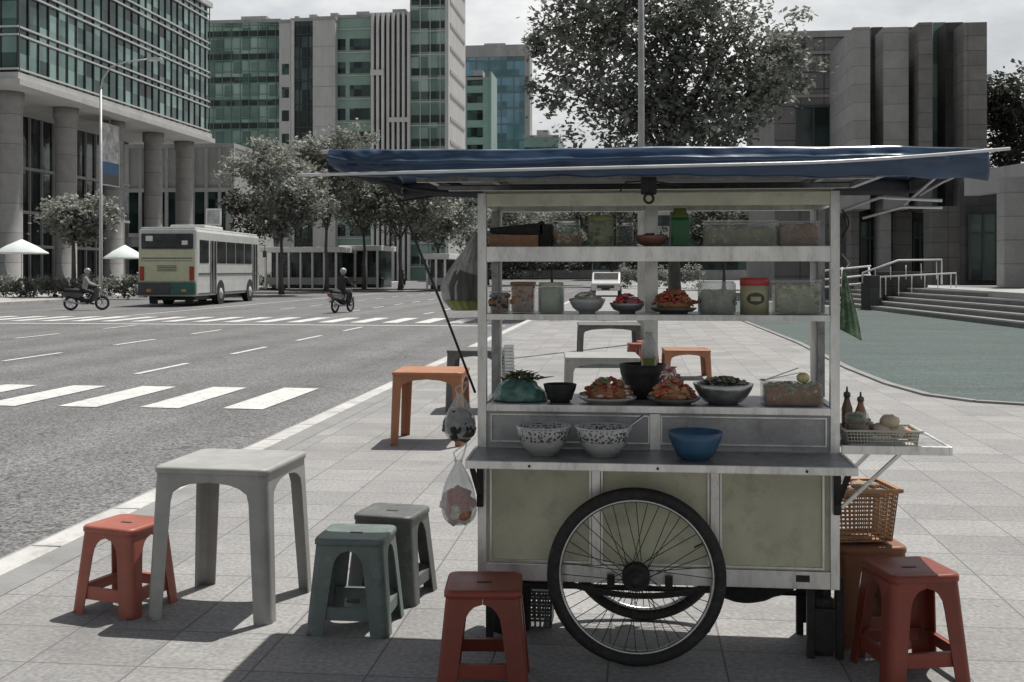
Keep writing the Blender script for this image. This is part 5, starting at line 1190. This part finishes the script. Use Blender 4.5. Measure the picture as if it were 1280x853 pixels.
# ---- shelf 3 (lowest)
p = spot(650, 4.70, 3)
T = empty('greens_bag', tuple(p), 'teal tinted plastic bag of leafy greens at the left of the lowest shelf', 'bag')
M_tealf = mat('teal_film', (.09, .20, .17), .25, .35, 14, bump=.5, bscale=30, coat=.3)
rd = random.Random(12)
def bagf(u, v):
    a = 2 * PI * u; t = PI * v * .5; q = 1 + .16 * noise.noise(Vector((math.cos(a) * 2.2, math.sin(a) * 2.2, v * 3))) + .05 * noise.noise(Vector((math.cos(a) * 7, math.sin(a) * 7, v * 9)))
    return (.112 * q * math.cos(a) * math.cos(t * .97), .085 * q * math.sin(a) * math.cos(t * .97), .002 + .088 * q * math.sin(t))
b = MB(); b.grid(bagf, 60, 22); b.build('film', M_tealf, T, solid=.002)
b = MB()
for k in range(70):
    a = rd.random() * 6.28; q = rd.random(); c = Vector((.09 * q * math.cos(a), .06 * q * math.sin(a), .08 + .03 * (1 - q)))
    b.mi = k % 2; b.tube([c, c + Vector((rd.gauss(0, 1), rd.gauss(0, 1), .7)) * .012, c + Vector((rd.gauss(0, 1), rd.gauss(0, 1), .7)) * .028], [.002, .006, .001], 4)
b.build('leaves', [F_gr, F_dk], T)
b = MB()
for k in range(15): b.lathe([(.027 - k * .0006, .006 + k * .0145), (.032 - k * .0006, .018 + k * .0145), (.030 - k * .0006, .0195 + k * .0145)], n=18)
tag(b.build('cup_stack', M_film, None, loc=tuple(spot(636, 4.86, 3))), 'tall stack of nested clear plastic cups at the left back of the lowest shelf', 'cups')
bowl('food_bowl', 'black plastic bowl between the greens and the snack plate', 'bowl', spot(700, 4.66, 3), sz(21, 4.66), .075, M_black, .6)
bowl('snack_plate', 'oval dark edged plate of fried snacks on the lowest shelf', 'plate', spot(759, 4.64, 3), sz(37, 4.64), .028, mat('pale_plate', (.40, .40, .38), .3, .1, 8, coat=.3), .65)
heap('fried_snacks', 'mixed fried snacks with red and green pieces on the lowest left plate', 'food', spot(759, 4.64, 3) + Vector((0, 0, .02)), sz(30, 4.64), .08, .095, [F_br, F_or, F_rd, F_gr, F_pale], 95, .015, 14)
bowl('serving_pot', 'dark round pot standing behind the plates at the centre of the lowest shelf', 'pot', spot(803, 4.86, 3), sz(29, 4.86), .145, M_iron, .75)
p = spot(811, 4.86, 3) + Vector((0, 0, .147)); T = empty('sauce_bottle', tuple(p - Vector((0, 0, .125))), 'pale bottle with an olive foot standing in the dark pot', 'bottle')
b = MB(); b.lathe([(.03, 0), (.032, .02), (.032, .15)], n=24); b.build('body', mat('olive_sauce', (.25, .28, .10), .35, .15, 9), T)
b = MB(); b.lathe([(.032, .1505), (.032, .21), (.02, .245), (.016, .26)], n=24); b.build('neck', M_film, T)
bowl('snack_plate', 'grey plate of orange fried pieces right of the dark pot', 'plate', spot(842, 4.63, 3), sz(33, 4.63), .028, M_greyp, .65)
heap('fried_pieces', 'orange brown fried pieces on the grey plate right of the dark pot', 'food', spot(842, 4.63, 3) + Vector((0, 0, .02)), sz(27, 4.63), .07, .085, [F_br, F_or, F_or, F_rd], 75, .016, 15)
strips('noodle_strips', 'pink and cream strips lying on top of the orange fried pieces', 'food', spot(838, 4.66, 3) + Vector((0, 0, .085)), .035, .035, .06, [F_pk, F_pale], 24, .005, .05, 16)
bowl('metal_bowl', 'wide steel bowl heaped with dark food on the lowest shelf', 'bowl', spot(904, 4.66, 3), sz(37, 4.66), .085, mat('brushed_steel', (.38, .38, .38), .3, .2, 12, metal=.9, bump=.05), .5)
strips('dark_greens', 'dark chopped greens heaped in the wide steel bowl', 'food', spot(904, 4.66, 3) + Vector((0, 0, .055)), sz(31, 4.66), .085, .055, [F_dk, F_dk, mat('grey_food', (1, 1, 1)), F_gr], 150, .0055, .05, 17)
T = jar('glass_box', 'square glass box of brown pieces at the right of the lowest shelf', 'box', spot(989, 4.68, 3), .078, .09, [F_br, F_or, F_pale, F_ol], .95, None, 0, True, M_glassy, sx=1.5)
p = spot(985, 4.68, 3) + Vector((0, 0, .098)); T = empty('serving_tongs', tuple(p), 'metal tongs lying across the square glass box', 'tongs')
b = MB()
b.bar((-.095, 0, 0), (.05, -.02, .035), .012, .003); b.build('arm', M_steel, T); b = MB(); b.bar((-.095, 0, 0), (.045, .02, .05), .012, .003); b.build('arm', M_steel, T)
b = MB(); b.blob((-.1, 0, .002), .012, (1.4, .8, .4), 0, 1, 2); b.build('hinge', M_steel, T)
b = MB(); b.blob((0, 0, 0), .024, (1.1, 1, .9), .12, 3, 3); tag(b.build('lime', F_yl, None, loc=tuple(spot(1004, 4.67, 3) + Vector((.0, .0, .110)))), 'yellow green lime on top of the glass box', 'lime')
# ---- bowls on the counter
def patbowl(nm):
    m = mat(nm, (.42, .42, .41), .25, .08, 6, bump=.02, coat=.4, dirt=.2)
    n = m.node_tree; L = n.links; b = n.nodes['Principled BSDF']; src = b.inputs['Base Color'].links[0].from_socket
    t = n.nodes.new('ShaderNodeTexCoord'); v = n.nodes.new('ShaderNodeTexVoronoi'); v.inputs['Scale'].default_value = 85; L.new(t.outputs['Object'], v.inputs['Vector'])
    sp = n.nodes.new('ShaderNodeSeparateXYZ'); L.new(t.outputs['Object'], sp.inputs[0])
    g = n.nodes.new('ShaderNodeValToRGB'); g.color_ramp.interpolation = 'CONSTANT'; e = g.color_ramp.elements; e[0].position = 0; e[0].color = (0, 0, 0, 1); e[1].position = .055; e[1].color = (1, 1, 1, 1); q = e.new(.098); q.color = (0, 0, 0, 1); q = e.new(.103); q.color = (1, 1, 1, 1); q = e.new(.108); q.color = (0, 0, 0, 1)
    L.new(sp.outputs['Z'], g.inputs[0])
    lt = n.nodes.new('ShaderNodeMath'); lt.operation = 'LESS_THAN'; L.new(v.outputs['Distance'], lt.inputs[0]); lt.inputs[1].default_value = .48
    mm = n.nodes.new('ShaderNodeMath'); mm.operation = 'MULTIPLY'; L.new(g.outputs[0], mm.inputs[0]); L.new(lt.outputs[0], mm.inputs[1])
    x = n.nodes.new('ShaderNodeMix'); x.data_type = 'RGBA'; L.new(mm.outputs[0], x.inputs['Factor']); L.new(src, x.inputs['A']); x.inputs['B'].default_value = (.07, .075, .08, 1); L.new(x.outputs['Result'], b.inputs['Base Color'])
    return m
MP = patbowl('patterned_china')
zc1 = zc + .001
bowl('china_bowl', 'patterned china bowl at the left on the counter, without a spoon', 'bowl', spot(679, 4.37, zc1), sz(35, 4.37), .115, MP, .45)
bowl('china_bowl', 'patterned china bowl with a spoon standing in it', 'bowl', spot(754, 4.37, zc1), sz(36, 4.37), .115, MP, .45)
p = spot(754, 4.37, zc1); b = MB(); b.tube([(.02, 0, .045), (.07, .0, .09), (.155, .01, .155)], [.009, .005, .0065], 8); b.blob((.005, 0, .035), .024, (1.3, .9, .5), 0, 1, 2)
tag(b.build('spoon', M_steel, None, loc=tuple(p)), 'long metal spoon leaning out of the patterned bowl', 'spoon')
bowl('plastic_bowl', 'blue plastic bowl on the right half of the counter', 'bowl', spot(869, 4.33, zc1), sz(34, 4.33), .105, mat('blue_plastic', (.035, .09, .16), .4, .25, 7, bump=.05), .52)
# ---- side shelf
zs1 = zs + .001
def onside(px, Y): return Vector((XA(px, Y), Y, zs1))
p = onside(1098, 4.63); T = empty('wire_basket', tuple(p), 'low pale openwork tray basket on the side shelf', 'basket')
lattice(T, 'x', mat('cream_plastic', (.42, .42, .36), .5, .1, 9), .138, .09, .13, .083, .003, .058, 4, 22, .007, .003)
p = onside(1068, 4.64) + Vector((0, 0, .005))
jar('sauce_jar', 'squat jar of brown sauce in the tray beside the post', 'jar', p + Vector((.004, -.03, 0)), .047, .115, [mat('brown_sauce', (.15, .07, .035), .4, .3, 20, bump=.2)], .72, None, 0, False, M_glassy)
heap('green_chillies', 'green chillies heaped in the mouth of the squat sauce jar', 'food', p + Vector((.004, -.03, .08)), .038, .038, .04, [F_gr, F_ol], 24, .01, 41)
for dx, h, c_, lb in ((-.02, .20, (.16, .07, .04), 'dark brown sauce bottle nearest the post on the side shelf'), (.034, .18, (.30, .13, .07), 'reddish sauce bottle right of the dark one on the side shelf')):
    T = empty('sauce_bottle', (p.x + dx, p.y + .05, p.z), lb, 'bottle')
    b = MB(); b.lathe([(.02, 0), (.022, .006), (.022, h * .62), (.012, h * .78), (.011, h * .85)], n=24); b.build('body', mat('sauce_' + str(dx), c_, .25, .2, 9, coat=.4), T)
    b = MB(); b.lathe([(.014, h * .851), (.014, h * .93), (.005, h * .96), (.003, h * 1.06)], n=20); b.build('cap', M_mulld if dx < 0 else M_greyp, T)
heap('spice_packets', 'crumpled small packets behind the sauce bottles', 'packets', p + Vector((.06, .055, 0)), .022, .02, .09, [F_pale, F_br], 14, .02, 23)
M_egg = mat('pale_bun', (.55, .46, .36), .6, .2, 14, bump=.3)
rd = random.Random(5)
for k, (dx, dy, dz, r, lb) in enumerate(((.0, 0, .05, .034, 'pale round bun at the left of the tray pile'), (.06, .0, .045, .034, 'pale round bun at the right of the tray pile'), (.03, -.01, .085, .035, 'pale round bun on top of the tray pile'), (.10, .02, .035, .027, 'small brown bun at the far right of the tray'))):
    b = MB(); b.blob((0, 0, 0), r, (1.1, 1, .8), .18, 2.5, 3, k + 4); tag(b.build('bun', M_egg if k < 3 else F_or, None, loc=tuple(onside(1108, 4.64) + Vector((dx - .02, dy, dz)))), lb, 'bun')
# ---- hanging bags on the left
def bag(name, label, cx, cz_top, cz_bot, wpx, Y, contents, fillh, film, seed, knot=True, cat='bag', contname='contents'):
    X = XA(cx, Y); zt, zb_ = ZA(cx, cz_top, Y), ZA(cx, cz_bot, Y); r = sz(wpx / 2, Y); H_ = zt - zb_
    T = empty(name, (X, Y, zb_), label, cat)
    pr = [(.1, 0), (.62, .03), (.93, .14), (1.0, .32), (.93, .5), (.66, .7), (.36, .86), (.16, .95), (.22, 1.0)]
    b = MB(); rings = []
    for j, (q, t) in enumerate(pr):
        ring = []
        for k in range(30):
            a = 2 * PI * k / 30; w_ = 1 + (.07 + .18 * max(0, t - .45)) * math.sin(a * 7 + j * .7 + seed) + .06 * math.sin(a * 3 + seed)
            ring.append(b.b.verts.new((r * q * w_ * math.cos(a), r * .75 * q * w_ * math.sin(a), H_ * t)))
        rings.append(ring)
    for u, v in zip(rings, rings[1:]):
        for k in range(30): f = b.b.faces.new((u[k], u[(k + 1) % 30], v[(k + 1) % 30], v[k])); f.smooth = True
    b.b.faces.new(rings[0][::-1]); b.build('film', film, T, sub=1)
    b = MB(); rd = random.Random(seed)
    b.blob((0, 0, H_ * (fillh * .5 + .03)), 1, (r * .8, r * .6, H_ * fillh * .48), .12, 3, 3, seed)
    for k in range(45):
        a = rd.random() * 6.28; t = rd.random(); q = math.sqrt(max(0, 1 - (2 * t - 1) ** 2)); b.mi = rd.randrange(len(contents))
        b.blob((r * .72 * q * math.cos(a), r * .52 * q * math.sin(a), H_ * (.05 + fillh * .9 * t)), .022 * rd.uniform(.6, 1.3), (1, .8, 1), .4, 3, 1, k)
    b.build(contname, contents, T)
    b = MB()
    for s in (-1, 1): b.tube([(s * r * .12, 0, H_ * .97), (s * r * .3, .01, H_ * 1.1), (.03, .02, H_ * 1.25)], .004, 6)
    b.build('handle', film, T); return T
bag('hanging_bag', 'clear plastic bag with a dark round bundle tied to the left post', 575, 492, 551, 42, 4.6, [F_dk, M_black], .62, M_film, 3)
bag('hanging_bag', 'clear plastic bag of reddish packets hanging below the counter corner', 573, 575, 657, 46, 4.42, [F_rd, F_br, F_pale], .55, M_film, 7)
# rolled sack / folded sunshade high at left
T = empty('hanging_sack', (XA(577, 4.9), 4.9, ZA(577, 388, 4.9)), 'grey striped sack with an olive hem hanging behind the upper left post', 'sack')
M_sack = mat('grey_sack', (.34, .34, .335), .85, .3, 22, bump=.5, bscale=60, stretch=(1, 1, .6), dirt=.6, dirtcol=(.12, .12, .12)); M_sackd = mat('sack_dark', (.11, .11, .105), .9, .45, 8, bump=.4, stretch=(6, 1, .6)); M_olive = mat('olive_hem', (.20, .22, .08), .8, .2, 9, bump=.3)
s_ = 4.9 / 1400
out2 = [(-26, 30), (-22, 12), (-14, 2), (20, -2), (22, 95), (12, 88), (-4, 66), (-18, 48)]
def sackf(u, v):
    # v bottom->top, u around front
    lw = [(-12, 0), (-24, .13), (-27, .30), (-20, .45), (-9, .62), (3, .78), (13, .93), (16, 1.0)]
    for (a, ta), (b2, tb_) in zip(lw, lw[1:]):
        if ta <= v <= tb_ + 1e-6: xl2 = a + (b2 - a) * (v - ta) / (tb_ - ta); break
    xr2 = 24; x = xl2 + (xr2 - xl2) * u
    return (x * s_, -.05 * math.sin(PI * u) - .007 * noise.noise(Vector((u * 9, v * 3, 2))) - .003 * math.sin(u * 31 + v * 4), (98 * v) * s_)
b = MB(); b.grid(sackf, 50, 24); o = b.build('cloth', M_sack, T, solid=.004)
b = MB(); b.grid(lambda u, v: (lambda q: (q[0] + .006, q[1] - .006, q[2]))(sackf(.08 + .8 * u, .12 + .40 * v * (1 - .25 * abs(u - .3)))), 40, 12); b.build('opening', M_sackd, T)
b = MB(); b.grid(lambda u, v: (lambda q: (q[0], q[1] - .01, q[2]))(sackf(.1 + .85 * u, .0 + .13 * v)), 40, 4); b.build('hem', M_olive, T, solid=.004)
# green bag at the right post
T = empty('hanging_bag', (XA(1062, 4.62), 4.62, ZA(1062, 420, 4.62)), 'long green and clear bag hanging outside the right post', 'bag')
s_ = 4.62 / 1400
def gb(u, v):
    xl2 = -12 + 4 * v; xr2 = 14 - 20 * v ** 1.3; x = xl2 + (xr2 - xl2) * u; return (x * s_, -.03 * math.sin(PI * u) * (1 - v * .6) - .004 * math.sin(u * 20), (80 * v + 8 * (1 - u) * (1 - v) - 6 * u * (1 - v)) * s_)
b = MB(); b.grid(gb, 24, 20); b.build('film', mat('green_bag', (.07, .15, .075), .4, .5, 12, bump=.5, bscale=25, dirt=.9, dirtcol=(.4, .4, .33)), T, solid=.003)
b = MB(); b.tube([(gb(.3, 1)), (0, 0, 88 * s_), (-.03, .0, 100 * s_)], .003); b.build('handle', M_film, T)
# dark curved sheet set below the floor of the cart + dark can at the right leg
b = MB(); x0, x1 = XA(905, 4.75), XA(990, 4.75)
b.grid(lambda u, v: (x0 + (x1 - x0) * u, 4.62 + .22 * v, zb + .008 - (.15 - .06 * u) * math.sin(PI * min(1, max(.0, v))) * (.75 + .25 * math.sin(PI * u)) - .008 * noise.noise(Vector((u * 6, v * 4, 1)))), 24, 16)
part(b, 'under_sheet', M_black)
X = XA(1030, 4.66); T = empty('jerry_can', (X, 4.72, 0), 'black jerry can standing between the right legs of the cart', 'can')
b = MB(); b.box(-.05, .035, -.09, .09, 0, .235, bev=.016); b.build('body', M_black, T)
b = MB(); b.tube([(0, -.06, .23), (0, -.055, .262), (0, .02, .262), (0, .03, .23)], .008); b.build('handle', M_black, T)
b = MB(); b.lathe([(.018, .234), (.018, .255), (.004, .256)], (0, .062, 0), 16); b.build('cap', M_redp, T)
# things under the cart
x, y = CW(-.08, 4.82)
for i, (px, Y, r, h, lb) in enumerate(((637, 4.85, .105, .27, 'dark plastic bucket under the left end of the cart'), (674, 4.95, .05, .16, 'small dark bottle crate beside the bucket under the cart'), (950, 5.1, .09, .05, 'dark crumpled cloth lying behind the wheels under the cart'))):
    X = XA(px, Y)
    if i == 0:
        T = empty('bucket', (X, Y, 0), lb, 'bucket'); b = MB(); b.lathe([(r * .8, 0), (r, h), (r * 1.05, h), (r * 1.05, h - .01), (r * .96, h - .012)], n=28); b.build('wall', M_black, T); b = MB(); b.tube([(r * math.cos(t), 0, h - .01 - r * .0 + r * .7 * math.sin(t)) for t in [k * PI / 10 for k in range(11)]], .003); b.build('handle', M_steel, T)
    elif i == 1:
        T = empty('bottle_crate', (X, Y, 0), lb, 'crate'); lattice(T, 'x', M_greyp, .06, .08, .055, .075, .0, .16, 5, 5, .01, .01)
    else:
        None if True else heap('floor_cloth', lb, 'cloth', (X, Y, 0), .16, .1, .05, [M_black], 30, .03, 33, shape=(1.6, 1, .3))
